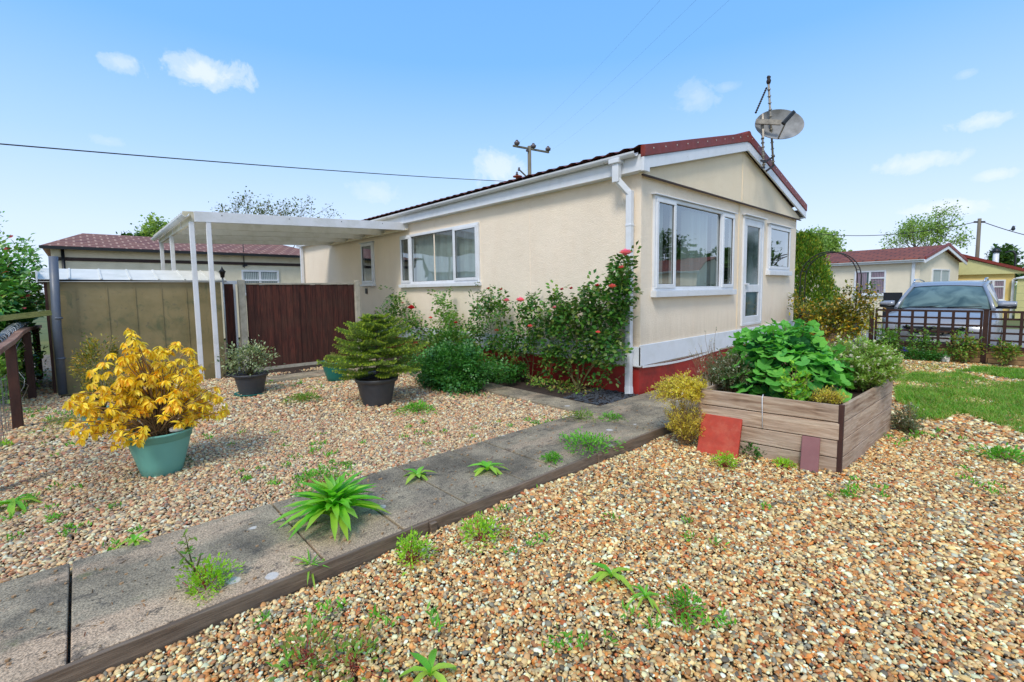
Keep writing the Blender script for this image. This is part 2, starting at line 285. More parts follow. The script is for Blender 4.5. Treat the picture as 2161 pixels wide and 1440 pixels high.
# pebbles
PEB = [(215, 179, 123), (234, 199, 138), (193, 142, 85), (221, 160, 94), (238, 229, 174), (185, 168, 134), (197, 113, 63), (236, 210, 151), (238, 240, 194), (159, 123, 83), (216, 168, 102), (146, 140, 120), (238, 204, 134), (189, 132, 86), (238, 240, 210), (210, 185, 141), (109, 100, 84), (221, 145, 74), (226, 197, 143), (202, 157, 106), (238, 217, 155)]
def pebmat(name, src):
    mt, nt, bs = newmat(name)
    if src == 'obj': r = nt.add('ShaderNodeObjectInfo').outputs['Random']
    else:
        vo = nt.add('ShaderNodeTexVoronoi'); vo.inputs['Scale'].default_value = 34; nt.link(nt.coords((1, 1, .0), world=True), vo.inputs['Vector'])
        sp = nt.add('ShaderNodeSeparateColor'); nt.link(vo.outputs['Color'], sp.inputs[0]); r = sp.outputs[0]
    c = nt.ramp(r, [((i+.0)/len(PEB), lin(x)) for i, x in enumerate(PEB)], 'CONSTANT')
    co = nt.coords((1, 1, 1), world=(src != 'obj'))
    if src == 'obj':
        v = nt.math('FRACT', nt.math('MULTIPLY', r, 977.)); 
        c = nt.mix(1., c, nt.ramp(v, [(0, (.70, .69, .68)), (1, (1.28, 1.26, 1.22))]), 'MULTIPLY')
        c = nt.mix(.6, c, nt.ramp(nt.noise(nt.coords((60, 60, 60)), 1.2, 4, .6), [(.3, (.7,)*3), (.7, (1.2,)*3)]), 'MULTIPLY')
        # broad drift of tone across the ground: cooler and dustier towards the house side
        big = nt.noise(nt.coords((1, 1, 1), world=True), .5, 3); c = nt.mix(.35, c, nt.ramp(big, [(.35, (.8, .78, .8)), (.65, (1.12, 1.06, .96))]), 'MULTIPLY')
        sy = nt.add('ShaderNodeSeparateXYZ'); nt.link(nt.coords((1, 1, 1), world=True), sy.inputs[0]); side = nt.ramp(nt.math('ADD', nt.math('MULTIPLY', sy.outputs[1], .2), nt.math('MULTIPLY', big, .2)), [(.50, (0,)*3), (.75, (.30,)*3)]); c = nt.mix(side, c, lin((184, 166, 154)))
    else:
        c = nt.mix(1., c, nt.ramp(vo.outputs['Distance'], [(.0, (.75,)*3), (.6, (.25,)*3)]), 'MULTIPLY')
        c = nt.mix(.55, c, lin((70, 54, 40)))
    nt.link(c, bs.inputs['Base Color']); bs.inputs['Roughness'].default_value = .55; bs.inputs['Specular IOR Level'].default_value = .35
    M[name] = mt
pebmat('pebble', 'obj'); pebmat('gravel_base', 'tex')
leafmat('litter', [(110, 74, 44), (150, 108, 66), (84, 58, 40), (176, 140, 92), (120, 60, 40)], .1, .8)
simple('gravel_grit', (168, 134, 98), .8, var=.35, nscale=50)
# roads / field
mt, nt, bs = newmat('asphalt'); nt.link(nt.ramp(nt.noise(nt.coords(), 60, 5, .7), [(.3, lin((120, 118, 112))), (.7, lin((156, 152, 144)))]), bs.inputs['Base Color']); bs.inputs['Roughness'].default_value = .95; M['asphalt'] = mt
mt, nt, bs = newmat('earth_field'); nt.link(nt.ramp(nt.noise(nt.coords(), .4, 7, .7), [(.3, lin((72, 84, 44))), (.5, lin((96, 106, 56))), (.7, lin((116, 104, 70)))]), bs.inputs['Base Color']); bs.inputs['Roughness'].default_value = 1; M['earth_field'] = mt

# ------------------------------------------------------------------ mesh helpers
def lnk(o, parent=None):
    C.objects.link(o)
    if parent is not None: o.parent = parent
    return o
def thing(name, label, cat, loc=(0, 0, 0), rz=0, group=None):
    o = bpy.data.objects.new(name, None); lnk(o); o.location = loc; o.rotation_euler = (0, 0, rz); o.empty_display_size = .2
    o['label'] = label; o['category'] = cat
    if group: o['group'] = group
    return o
def tag(o, label=None, cat=None, group=None, kind=None):
    if label: o['label'] = label
    if cat: o['category'] = cat
    if group: o['group'] = group
    if kind: o['kind'] = kind
    return o
def nrm(v): v = np.asarray(v, float); return v/(np.linalg.norm(v)+1e-9)
class MB:
    def __init__(s): s.v = []; s.f = []; s.m = []; s.sm = []
    def _add(s, vs, fs, mi=0, smooth=False):
        b = len(s.v); s.v += [tuple(map(float, v)) for v in vs]; s.f += [tuple(b+i for i in f) for f in fs]; s.m += [mi]*len(fs); s.sm += [smooth]*len(fs); return s
    def box(s, a, b, mi=0):
        (x0, y0, z0), (x1, y1, z1) = a, b
        x0, x1 = sorted((x0, x1)); y0, y1 = sorted((y0, y1)); z0, z1 = sorted((z0, z1))
        return s._add([(x0, y0, z0), (x1, y0, z0), (x1, y1, z0), (x0, y1, z0), (x0, y0, z1), (x1, y0, z1), (x1, y1, z1), (x0, y1, z1)],
                      [(0, 3, 2, 1), (4, 5, 6, 7), (0, 1, 5, 4), (1, 2, 6, 5), (2, 3, 7, 6), (3, 0, 4, 7)], mi)
    def bar(s, p0, p1, w, h, mi=0, up=(0, 0, 1)):
        p0, p1 = np.array(p0, float), np.array(p1, float); d = nrm(p1-p0); u = np.array(up, float)
        if abs(np.dot(d, u)) > .98: u = np.array((1., 0, 0))
        sd = nrm(np.cross(d, u)); up2 = np.cross(sd, d); vs = []
        for p in (p0, p1):
            for a, b in ((-1, -1), (1, -1), (1, 1), (-1, 1)): vs.append(p+sd*a*w/2+up2*b*h/2)
        return s._add(vs, [(0, 3, 2, 1), (4, 5, 6, 7), (0, 1, 5, 4), (1, 2, 6, 5), (2, 3, 7, 6), (3, 0, 4, 7)][:], mi)
    def tube(s, pts, r, n=8, mi=0, cap=True):
        pts = [np.array(p, float) for p in pts]; k = len(pts); rs = r if hasattr(r, '__len__') else [r]*k; vs = []; prev = None
        for i, p in enumerate(pts):
            d = nrm(pts[min(i+1, k-1)]-pts[max(i-1, 0)])
            if prev is None:
                a = np.array((0, 0, 1.)) if abs(d[2]) < .9 else np.array((1., 0, 0)); prev = nrm(np.cross(d, a))
            u = nrm(prev-d*np.dot(prev, d)); prev = u; w = np.cross(d, u)
            for j in range(n):
                t = 2*math.pi*j/n; vs.append(p+(u*math.cos(t)+w*math.sin(t))*rs[i])
        fs = [(i*n+j, i*n+(j+1) % n, (i+1)*n+(j+1) % n, (i+1)*n+j) for i in range(k-1) for j in range(n)]
        s._add(vs, fs, mi, True)
        if cap:
            b = len(s.v)-len(vs); s.f.append(tuple(b+j for j in range(n))[::-1]); s.m.append(mi); s.sm.append(False)
            s.f.append(tuple(b+(k-1)*n+j for j in range(n))); s.m.append(mi); s.sm.append(False)
        return s
    def lathe(s, prof, n=32, c=(0, 0, 0), mi=0, smooth=True):
        vs = []; k = len(prof)
        for (r, z) in prof:
            for j in range(n): t = 2*math.pi*j/n; vs.append((c[0]+r*math.cos(t), c[1]+r*math.sin(t), c[2]+z))
        fs = [(i*n+j, i*n+(j+1) % n, (i+1)*n+(j+1) % n, (i+1)*n+j) for i in range(k-1) for j in range(n)]
        return s._add(vs, fs, mi, smooth)
    def poly(s, vs, mi=0): return s._add(vs, [tuple(range(len(vs)))], mi)
    def prism(s, prof, d, mi=0, smooth=False):
        """closed polygon (list of 3d points) extruded by vector d"""
        n = len(prof); d = np.array(d, float); vs = [np.array(p, float) for p in prof]+[np.array(p, float)+d for p in prof]
        fs = [tuple(range(n))[::-1], tuple(range(n, 2*n))]+[(i, (i+1) % n, n+(i+1) % n, n+i) for i in range(n)]
        return s._add(vs, fs, mi, smooth)
    def loft(s, secs, mi=0, smooth=True, caps=True, closed=True):
        n = len(secs[0]); vs = [p for sec in secs for p in sec]; k = len(secs); m2 = n if closed else n-1
        fs = [(i*n+j, i*n+(j+1) % n, (i+1)*n+(j+1) % n, (i+1)*n+j) for i in range(k-1) for j in range(m2)]
        if caps and closed: fs += [tuple(range(n))[::-1], tuple((k-1)*n+j for j in range(n))]
        return s._add(vs, fs, mi, smooth)
    def build(s, name, mats, parent=None, bevel=0, seg=2, loc=None, fix=True):
        me = bpy.data.meshes.new(name); me.from_pydata(s.v, [], s.f); mats = mats if isinstance(mats, (list, tuple)) else [mats]
        for k in mats: me.materials.append(M[k])
        me.polygons.foreach_set('material_index', s.m); me.polygons.foreach_set('use_smooth', s.sm)
        if fix:
            import bmesh
            bm = bmesh.new(); bm.from_mesh(me); bmesh.ops.recalc_face_normals(bm, faces=bm.faces); bm.to_mesh(me); bm.free()
        me.update(); o = bpy.data.objects.new(name, me); lnk(o, parent)
        if loc is not None: o.location = loc
        if bevel:
            b = o.modifiers.new('bevel', 'BEVEL'); b.width = bevel; b.segments = seg; b.limit_method = 'ANGLE'; b.angle_limit = rad(40)
        return o
LEAF = {
 'oval': ([(0, 0, 0), (.3, .42, .06), (.68, .4, .05), (1, 0, -.06), (.68, -.4, .05), (.3, -.42, .06), (.35, 0, -.04), (.7, 0, -.03)],
          [(0, 6, 1), (1, 6, 7, 2), (2, 7, 3), (0, 5, 6), (5, 4, 7, 6), (4, 3, 7)]),
 'quad': ([(0, 0, 0), (.5, .5, .06), (1, 0, -.05), (.5, -.5, .06)], [(0, 2, 1), (0, 3, 2)]),
 'blade': ([(0, .5, 0), (0, -.5, 0), (.5, .42, .10), (.5, -.42, .10), (1, 0, 0)], [(0, 1, 3, 2), (2, 3, 4)]),
 'strap': ([(0, .15, 0), (0, -.15, 0), (.25, .34, .16), (.25, -.34, .16), (.55, .5, .18), (.55, -.5, .18), (.82, .4, .05), (.82, -.4, .05), (1, 0, -.1), (.25, 0, .12), (.55, 0, .13), (.82, 0, .0)],
           [(0, 1, 9), (0, 9, 2), (1, 3, 9), (2, 9, 10, 4), (9, 3, 5, 10), (4, 10, 11, 6), (10, 5, 7, 11), (6, 11, 8), (11, 7, 8)]),
}
# lobed round mallow leaf: centre, creased ribs and notched rim
_v = [(.35, 0, -.05)]; _f = []
_k = 20
for _i in range(_k+1):
    _a = rad(-150+300*_i/_k); _r = .55*(1+.085*math.cos(_i/_k*5*2*math.pi+math.pi)); _z = .06*math.cos(_i/_k*5*2*math.pi+math.pi)+.02
    _v.append((.35+_r*math.cos(_a), _r*math.sin(_a), _z))
for _i in range(_k): _f.append((0, 1+_i, 2+_i))
LEAF['mallow'] = (_v, _f)
_v = []; _f = []
for _q, (_ox, _oy, _an) in enumerate([(.62, 0, 0), (.4, .22, 60), (.4, -.22, -60), (.12, .2, 70), (.12, -.2, -70)]):
    _c, _s = math.cos(rad(_an)), math.sin(rad(_an)); _L = .42; _W = .15
    for (_a, _b, _h) in [(0, 0, 0), (.5*_L, _W, .03), (_L, 0, -.04), (.5*_L, -_W, .03)]: _v.append((_ox-.1+_a*_c-_b*_s, _oy+_a*_s+_b*_c, _h-abs(_oy)*.2))
    _f += [(4*_q, 4*_q+2, 4*_q+1), (4*_q, 4*_q+3, 4*_q+2)]
LEAF['rose'] = (_v, _f)
def leaves(name, pos, d, ln, wd, mat, shape='oval', parent=None, up=None, curl=0., mats=None, frac=None):
    pos = np.asarray(pos, float); N = len(pos); d = np.asarray(d, float); d = d/(np.linalg.norm(d, axis=1, keepdims=True)+1e-9)
    if up is None: up = np.tile([0, 0, 1.], (N, 1))+RN.normal(0, .35, (N, 3))
    s = np.cross(up, d); s /= np.linalg.norm(s, axis=1, keepdims=True)+1e-9; u = np.cross(d, s)
    tv, tf = LEAF[shape]; tv = np.array(tv, float); k = len(tv)
    ln = np.broadcast_to(ln, (N,)); wd = np.broadcast_to(wd, (N,))
    x = tv[None, :, 0]*ln[:, None]; y = tv[None, :, 1]*wd[:, None]; z = tv[None, :, 2]*ln[:, None]-curl*(tv[None, :, 0]**2)*ln[:, None]
    V = pos[:, None, :]+x[..., None]*d[:, None, :]+y[..., None]*s[:, None, :]+z[..., None]*u[:, None, :]
    V = V.reshape(-1, 3); loops = np.concatenate([np.array(f) for f in tf]); lt = np.array([len(f) for f in tf]); nl = len(loops)
    AL = (loops[None, :]+(np.arange(N)*k)[:, None]).reshape(-1); LT = np.tile(lt, N); LS = np.concatenate([[0], np.cumsum(LT)[:-1]])
    me = bpy.data.meshes.new(name); me.vertices.add(len(V)); me.vertices.foreach_set('co', V.reshape(-1).astype(np.float32))
    me.loops.add(len(AL)); me.loops.foreach_set('vertex_index', AL.astype(np.int32)); me.polygons.add(len(LT))
    me.polygons.foreach_set('loop_start', LS.astype(np.int32)); me.polygons.foreach_set('loop_total', LT.astype(np.int32))
    ml = mat if isinstance(mat, (list, tuple)) else [mat]
    for q in ml: me.materials.append(M[q])
    if len(ml) > 1:
        mi = (RN.random(N) < (frac or .2)).astype(np.int32); me.polygons.foreach_set('material_index', np.repeat(mi, len(tf)))
    me.polygons.foreach_set('use_smooth', np.full(len(LT), shape not in ('mallow',))); me.update(calc_edges=True)
    o = bpy.data.objects.new(name, me); lnk(o, parent); return o
def rdir(n, up=0.): v = RN.normal(0, 1, (n, 3)); v /= np.linalg.norm(v, axis=1, keepdims=True); v[:, 2] += up; return v
def blob(center, radii, n, clumps, spread=.28, shell=.45, flat=0.):
    """n leaf positions in clumps through an ellipsoid: uneven outline with gaps"""
    c = np.array(center, float); r = np.array(radii, float)
    cd = rdir(clumps); cd /= np.linalg.norm(cd, axis=1, keepdims=True); cr = shell+(1-shell)*RN.random((clumps, 1))**.6
    cc = cd*cr*(1+.18*RN.normal(0, 1, (clumps, 1)))
    sz = .6+.8*RN.random(clumps); idx = RN.integers(0, clumps, n)
    p = cc[idx]+RN.normal(0, 1, (n, 3))*spread*sz[idx][:, None]*.55
    out = nrm_rows(p); pos = c+p*r
    if flat is not None: pos[:, 2] = np.maximum(pos[:, 2], flat)
    return pos, out
def nrm_rows(p): return p/(np.linalg.norm(p, axis=1, keepdims=True)+1e-9)
def stems(mb, base, tips, r0, r1, n=4, sag=0., wob=.03, mid=None):
    for t in tips:
        b = np.array(base, float)+RN.normal(0, .015, 3)*np.array([1, 1, 0]); t = np.array(t, float); pts = []
        for k in range(5):
            f = k/4; p = b*(1-f)+t*f+np.array([0, 0, 1])*math.sin(f*math.pi)*sag+RN.normal(0, wob, 3)*math.sin(f*math.pi); pts.append(p)
        mb.tube(pts, [r0+(r1-r0)*k/4 for k in range(5)], n)
def shrub(name, label, cat, center, radii, n, clumps, size, mat, stemmat='cane', base=None, shape='oval', spread=.28, shell=.45, wr=.5, curl=.1, group=None, flat=0., up=.25, nst=12, leafname='foliage', r0=.008, outw=1., frac=None):
    b = np.array(base if base is not None else (center[0], center[1], 0.)); t = thing(name, label, cat, tuple(b), 0, group)
    pos, out = blob(center, radii, n, clumps, spread, shell, None if flat is None else flat)
    d = out*outw+RN.normal(0, .6, (n, 3)); d[:, 2] += up
    ln = size*(.6+.8*RN.random(n)); leaves(leafname, pos-b, d, ln, ln*wr, mat, shape, t, curl=curl, frac=frac)
    if nst:
        mb = MB(); tips = pos[RN.integers(0, n, nst)]-b; stems(mb, (0, 0, 0), tips, r0, r0*.35, 5, .02, .02); mb.build('stem', stemmat, t, fix=False)
    return t
def treegrow(mb, p, d, L, r, depth, tips, up=.15, spread=.6, nb=3, n=6):
    pts = [p]; q = np.array(p, float); dd = nrm(d)
    for k in range(3):
        dd = nrm(dd+RN.normal(0, .12, 3)+np.array([0, 0, up*.3])); q = q+dd*L/3; pts.append(q)
    mb.tube(pts, [r, r*.85, r*.72, r*.6], n if depth > 1 else 4, cap=False)
    if depth == 0:
        tips.append((q, dd)); tips.append((pts[2], dd)); return
    for k in range(nb):
        a = 2*math.pi*(k+RN.random())/nb; perp = nrm(np.cross(dd, [math.cos(a), math.sin(a), .3])); nd = nrm(dd+perp*spread*(.7+.6*RN.random())+np.array([0, 0, up]))
        treegrow(mb, pts[2] if k == 0 else q, nd, L*(.68+.2*RN.random()), r*.55, depth-1, tips, up, spread, nb, n)
def tree(name, label, base, h, trunk, depth, mat, leaf, per, lsp, up=.12, spread=.6, nb=3, cat='tree', r=.2, group=None, lean=(0, 0, 1), crownscale=None):
    t = thing(name, label, cat, tuple(base), 0, group); mb = MB(); tips = []
    treegrow(mb, np.zeros(3), lean, trunk, r, depth, tips, up, spread, nb)
    P = np.array([q for q, _ in tips]); mx = P[:, 2].max(); s = h/mx
    mb.v = [(x*s if crownscale is None else x*s*crownscale, y*s if crownscale is None else y*s*crownscale, z*s) for x, y, z in mb.v]
    P = P*s
    if crownscale: P = P*np.array([crownscale, crownscale, 1])
    idx = np.repeat(np.arange(len(P)), per); N = len(idx); pos = P[idx]+RN.normal(0, lsp, (N, 3)); ln = leaf*(.6+.8*RN.random(N))
    mb.build('trunk', 'bark', t, fix=False); leaves('crown', pos, rdir(N, .2), ln, ln*.7, mat, 'quad', t); return t
exec_order = None
# ------------------------------------------------------------------ world: sky, clouds, sun
w = bpy.data.worlds.new('World'); sc.world = w; w.use_nodes = True; nt = NT(w.node_tree); bg = nt.n['Background']
SUN_AZ = math.atan2(-.50, -.90); SUN_EL = rad(50)     # sun stands behind the camera, to its left
sky = nt.add('ShaderNodeTexSky', sky_type='NISHITA'); sky.sun_disc = False; sky.sun_elevation = SUN_EL; sky.sun_rotation = SUN_AZ
sky.air_density = 1.; sky.dust_density = .4; sky.ozone_density = 1.5
tc = nt.add('ShaderNodeTexCoord').outputs['Generated']; sp = nt.add('ShaderNodeSeparateXYZ'); nt.link(tc, sp.inputs[0])
grad = nt.ramp(sp.outputs[2], [(0, lin((212, 223, 240))), (.12, lin((194, 214, 240))), (.25, lin((160, 196, 238))), (.42, lin((114, 170, 228))), (.6, lin((100, 158, 222))), (1, lin((90, 148, 214)))])
skyc = nt.mix(1., sky.outputs[0], (.1, .1, .1), 'MULTIPLY'); base = nt.mix(.04, grad, skyc)
dr = nt.add('ShaderNodeVectorMath', operation='NORMALIZE'); nt.link(tc, dr.inputs[0]); D = dr.outputs[0]
nz = nt.noise(D, 13, 8, .68, .6); nz2 = nt.noise(D, 45, 5, .6); total = None
def dot(a, v):
    nd = nt.add('ShaderNodeVectorMath', operation='DOT_PRODUCT'); nt.link(a, nd.inputs[0]); nd.inputs[1].default_value = tuple(v); return nd.outputs['Value']
clouds = [(412, 150, 100, 38, .72), (255, 133, 36, 22, .45), (1470, 200, 60, 34, .3), (1530, 184, 40, 16, .2), (1935, 343, 95, 22, .5), (2075, 256, 52, 18, .5), (2105, 369, 40, 14, .45), (1045, 358, 75, 38, .55), (1990, 440, 90, 20, .6), (790, 405, 60, 22, .3), (225, 297, 40, 16, .25), (2040, 156, 20, 10, .2)]
for (px, py, a, b, amt) in clouds:
    c = nrm(ray(px, py)); u = nrm(np.cross(c, [0, 0, 1])); v = np.cross(u, c)
    sxx = a/F*(np.linalg.norm(ray(px+1, py)/np.linalg.norm(ray(px, py)))); k = F/np.linalg.norm([px-CX, py-CY, F])
    sa = a/F*k; sb = b/F*k
    du = nt.math('DIVIDE', dot(D, u), sa*k if False else sa); dv = nt.math('DIVIDE', dot(D, v), sb)
    r2 = nt.math('SQRT', nt.math('ADD', nt.math('MULTIPLY', du, du), nt.math('MULTIPLY', dv, dv)))
    r3 = nt.math('ADD', r2, nt.math('ADD', nt.math('MULTIPLY', nt.math('SUBTRACT', nz, .5), 2.6), nt.math('MULTIPLY', nt.math('SUBTRACT', nz2, .5), .8)))
    mk = nt.ramp(r3, [(.1, (amt,)*3), (.6, (amt*.55,)*3), (1.15, (0,)*3)], 'EASE'); ok = nt.math('GREATER_THAN', dot(D, c), .5); mk = nt.math('MULTIPLY', mk, ok)
    total = mk if total is None else nt.math('MAXIMUM', total, mk)
# broken high cloud away from the photographed part of the sky, for soft reflections
hz = nt.ramp(nt.noise(D, 2.2, 6, .6), [(.42, (0,)*3), (.62, (.75,)*3)]); beh = nt.math('MULTIPLY', hz, nt.math('LESS_THAN', dot(D, nrm([.75, .6, 0])), .05))
total = nt.math('MAXIMUM', total, beh)
col = nt.mix(total, base, lin((222, 227, 236))); nt.link(col, bg.inputs[0]); bg.inputs[1].default_value = 1.38
sl = bpy.data.lights.new('sun', 'SUN'); sl.energy = 2.5; sl.angle = rad(16.); sl.color = (1, .95, .87); so = bpy.data.objects.new('sun', sl); lnk(so)
sd = Vector((math.cos(SUN_AZ)*math.cos(SUN_EL), math.sin(SUN_AZ)*math.cos(SUN_EL), math.sin(SUN_EL))); so.rotation_euler = sd.to_track_quat('Z', 'Y').to_euler()
so.location = (-6, -6, 14)
sky.sun_rotation = math.pi/2-SUN_AZ

# ------------------------------------------------------------------ ground
HX, HY, HW, HL = 5.53, 3.44, 6.34, 12.7      # main house corner and size
def zb(x, y):   # local base level of the stones
    z = -.03 if y < 2.39 else .0
    return z+.010*math.sin(x*2.1+y*1.3)+.008*math.sin(x*.9-y*2.7+1)
g = MB(); g.poly([(-500, -500, -.16), (700, -500, -.16), (700, 700, -.16), (-500, 700, -.16)]); tag(g.build('ground', 'earth_field'), kind='structure')
g = MB(); g.poly([(-3, -4, -.075), (12.35, -4, -.075), (12.35, 2.39, -.075), (-3, 2.39, -.075)]); g.poly([(-3, 2.39, -.045), (12.35, 2.39, -.045), (12.35, 17, -.045), (-3, 17, -.045)])
tag(g.build('gravel_bed', 'gravel_base', fix=False), kind='structure')
g = MB(); g.poly([(12.45, -30, -.14), (24, -30, -.14), (24, 40, -.14), (12.45, 40, -.14)]); tag(g.build('drive', 'asphalt', fix=False), kind='structure')
# slab paving: main path, corner slabs, strip along the wall, strip by the fence
g = MB()
def slab(x0, x1, y0, y1, z=.035, t=.05):
    j = .006; a = [(x0+j, y0+j), (x1-j, y0+j), (x1-j, y1-j), (x0+j, y1-j)]; dz = R_.uniform(-.003, .004)
    g.box((x0+j, y0+j, z-t), (x1-j, y1-j, z+dz))
xs = [-2.0, -1.06, -.12, .87, 1.34, 1.82, 2.36, 2.72, 3.66, 4.12]
for a, b in zip(xs, xs[1:]):
    if b-a < .6: slab(a, b, 2.425, 3.38)
    else: slab(a, b, 2.425, 3.38)
for a, b in [(4.12, 5.05), (5.05, 5.98), (5.98, 6.9), (6.9, 7.82), (7.82, 8.75)]: slab(a, b, 2.43, 3.40)
y = 3.40
while y < 9: slab(4.24, 4.64, y, y+.9, .02); y += .9
slab(2.2, 3.1, 8.25, 8.85, .01); slab(3.1, 4.0, 8.25, 8.85, .01); slab(4.0, 4.24, 8.25, 8.85, .01)
tag(g.build('path', 'slab_concrete', bevel=.006), kind='structure')
g = MB(); g.box((4.65, 3.42, -.04), (HX+.02, 15.5, .0)); g.box((2.0, 8.9, -.04), (5.5, 12, -.01)); tag(g.build('flower_bed', 'soil', fix=False), kind='structure')
# timber kerb with stakes
t = thing('timber_edging', 'weathered grey-brown timber edging board between the path and the front gravel', 'edging board', (0, 2.4, -.06))
k = MB()
for a, b in [(-2.2, 1.49), (1.495, 4.95)]: k.box((a, -.014, 0), (b, .012, .105))
k.build('board', 'kerb_wood', t, bevel=.004)
for x in (1.51, 3.2, 4.5): s = MB(); s.box((x-.022, -.042, -.02), (x+.022, -.016, .098)); s.build('stake', 'kerb_wood', t, bevel=.004)

# pebbles: thousands of loose stones instanced from a dozen pebble shapes
pc = bpy.data.collections.new('pebble_shapes')
import bmesh
from mathutils import noise as mnoise
for i in range(12):
    bm = bmesh.new(); bmesh.ops.create_icosphere(bm, subdivisions=2, radius=1); sx, sy, sz = 1, R_.uniform(.6, .9), R_.uniform(.38, .62); off = Vector((i*7.3, i*3.1, 0))
    for v in bm.verts:
        n = v.co.normalized(); q = 1+.32*(mnoise.noise(n*1.1+off))+.1*mnoise.noise(n*2.6+off); c = n*q
        # flatten a little, like broken flint
        v.co = Vector((c.x*sx, c.y*sy, c.z*sz))
    me = bpy.data.meshes.new('pebble'); bm.to_mesh(me); bm.free(); me.materials.append(M['pebble']); me.polygons.foreach_set('use_smooth', [True]*len(me.polygons)); pc.objects.link(bpy.data.objects.new('pebble', me))
ng = bpy.data.node_groups.new('scatter_pebbles', 'GeometryNodeTree'); ng.interface.new_socket('Geometry', in_out='INPUT', socket_type='NodeSocketGeometry'); ng.interface.new_socket('Geometry', in_out='OUTPUT', socket_type='NodeSocketGeometry')
gi = ng.nodes.new('NodeGroupInput'); go = ng.nodes.new('NodeGroupOutput'); ip = ng.nodes.new('GeometryNodeInstanceOnPoints'); ci = ng.nodes.new('GeometryNodeCollectionInfo')
ci.inputs['Collection'].default_value = pc; ci.inputs['Separate Children'].default_value = True; ci.inputs['Reset Children'].default_value = True
def nattr(nm, ty):
    a = ng.nodes.new('GeometryNodeInputNamedAttribute'); a.data_type = ty; a.inputs['Name'].default_value = nm; return next(s for s in a.outputs if s.enabled and s.name == 'Attribute')
L = ng.links.new; L(gi.outputs[0], ip.inputs['Points']); L(ci.outputs[0], ip.inputs['Instance']); ip.inputs['Pick Instance'].default_value = True
L(nattr('idx', 'INT'), ip.inputs['Instance Index']); L(nattr('rot', 'FLOAT_VECTOR'), ip.inputs['Rotation']); L(nattr('scl', 'FLOAT_VECTOR'), ip.inputs['Scale']); L(ip.outputs[0], go.inputs[0])
def scatter(name, P, size, label, cat='gravel'):
    N = len(P); me = bpy.data.meshes.new(name); me.vertices.add(N); me.vertices.foreach_set('co', P.reshape(-1).astype(np.float32))
    a = me.attributes.new('idx', 'INT', 'POINT'); a.data.foreach_set('value', RN.integers(0, 12, N).astype(np.int32))
    rot = np.stack([RN.normal(0, .38, N), RN.normal(0, .38, N), RN.random(N)*6.28], 1); a = me.attributes.new('rot', 'FLOAT_VECTOR', 'POINT'); a.data.foreach_set('vector', rot.reshape(-1).astype(np.float32))
    s = (size*(.55+1.0*RN.random(N)**2.2))[:, None]*(1+RN.normal(0, .1, (N, 3))); a = me.attributes.new('scl', 'FLOAT_VECTOR', 'POINT'); a.data.foreach_set('vector', s.reshape(-1).astype(np.float32))
    o = bpy.data.objects.new(name, me); lnk(o); md = o.modifiers.new('scatter', 'NODES'); md.node_group = ng; tag(o, label, cat, kind='stuff'); return o
inv = RM.T
def infrustum(P, m=420):
    c = (P-np.array([0, 0, EYE]))@RM; u = CX+F*c[:, 0]/c[:, 2]; v = CY+F*c[:, 1]/c[:, 2]; return (c[:, 2] > .3) & (u > -m-160) & (u < 2161+m+160) & (v < 1440+m+120) & (v > 0)
def excluded(P):
    x, y = P[:, 0], P[:, 1]; e = (x > HX-.02) & (y > HY); e |= (y > 2.37) & (y < 3.385) & (x < 8.8); e |= (x > 4.22) & (y > 3.3); e |= (x > 2.15) & (x < 5.5) & (y > 8.22) & (y < 8.9); e |= (y > 9.3)&(x > -.3)
    e |= (x > 4.36) & (x < 5.9) & (y > .95) & (y < 1.9); e |= (x > 12.3); e |= (x < -3.0) | (y > 14); e |= (x > 5.98)&(y > 2.9); return e
fr_pts, bk_pts = [], []; 
for (d0, d1, sp_, size) in [(0, 3.0, .0155, .0110), (3.0, 5.8, .0195, .0136), (5.8, 13.5, .030, .0200)]:
    for layer in range(2):
        step = sp_*(1 if layer == 0 else 1.25); X_, Y_ = np.meshgrid(np.arange(-3, 12.4, step), np.arange(-3.2, 13, step)); P = np.stack([X_.ravel(), Y_.ravel()], 1); P += RN.uniform(-.5, .5, P.shape)*step
        dd = np.hypot(P[:, 0], P[:, 1]); P = P[(dd >= d0) & (dd < d1)]
        x, y = P[:, 0], P[:, 1]; z = np.where(y < 2.39, -.038, -.018)+.010*np.sin(x*2.1+y*1.3)+.008*np.sin(x*.9-y*2.7+1)+.006*np.sin(x*7+1.7*y)+RN.random(len(P))*.006+layer*.009*(size/.016)
        P3 = np.column_stack([P, z]); P3 = P3[infrustum(P3) & ~excluded(P3)]
        for sel, lst in ((P3[:, 1] < 2.39, fr_pts), (P3[:, 1] >= 2.39, bk_pts)): lst.append((P3[sel], np.full(sel.sum(), size)))
for nm, lst, lb in (('front_gravel', fr_pts, 'loose mixed tan, orange and grey pebbles covering the front garden'), ('side_gravel', bk_pts, 'loose pinkish-brown pebbles between the path and the storage shed')):
    P = np.concatenate([a for a, _ in lst]); S = np.concatenate([b for _, b in lst]); scatter(nm, P, S, lb)
    print(nm, len(P))

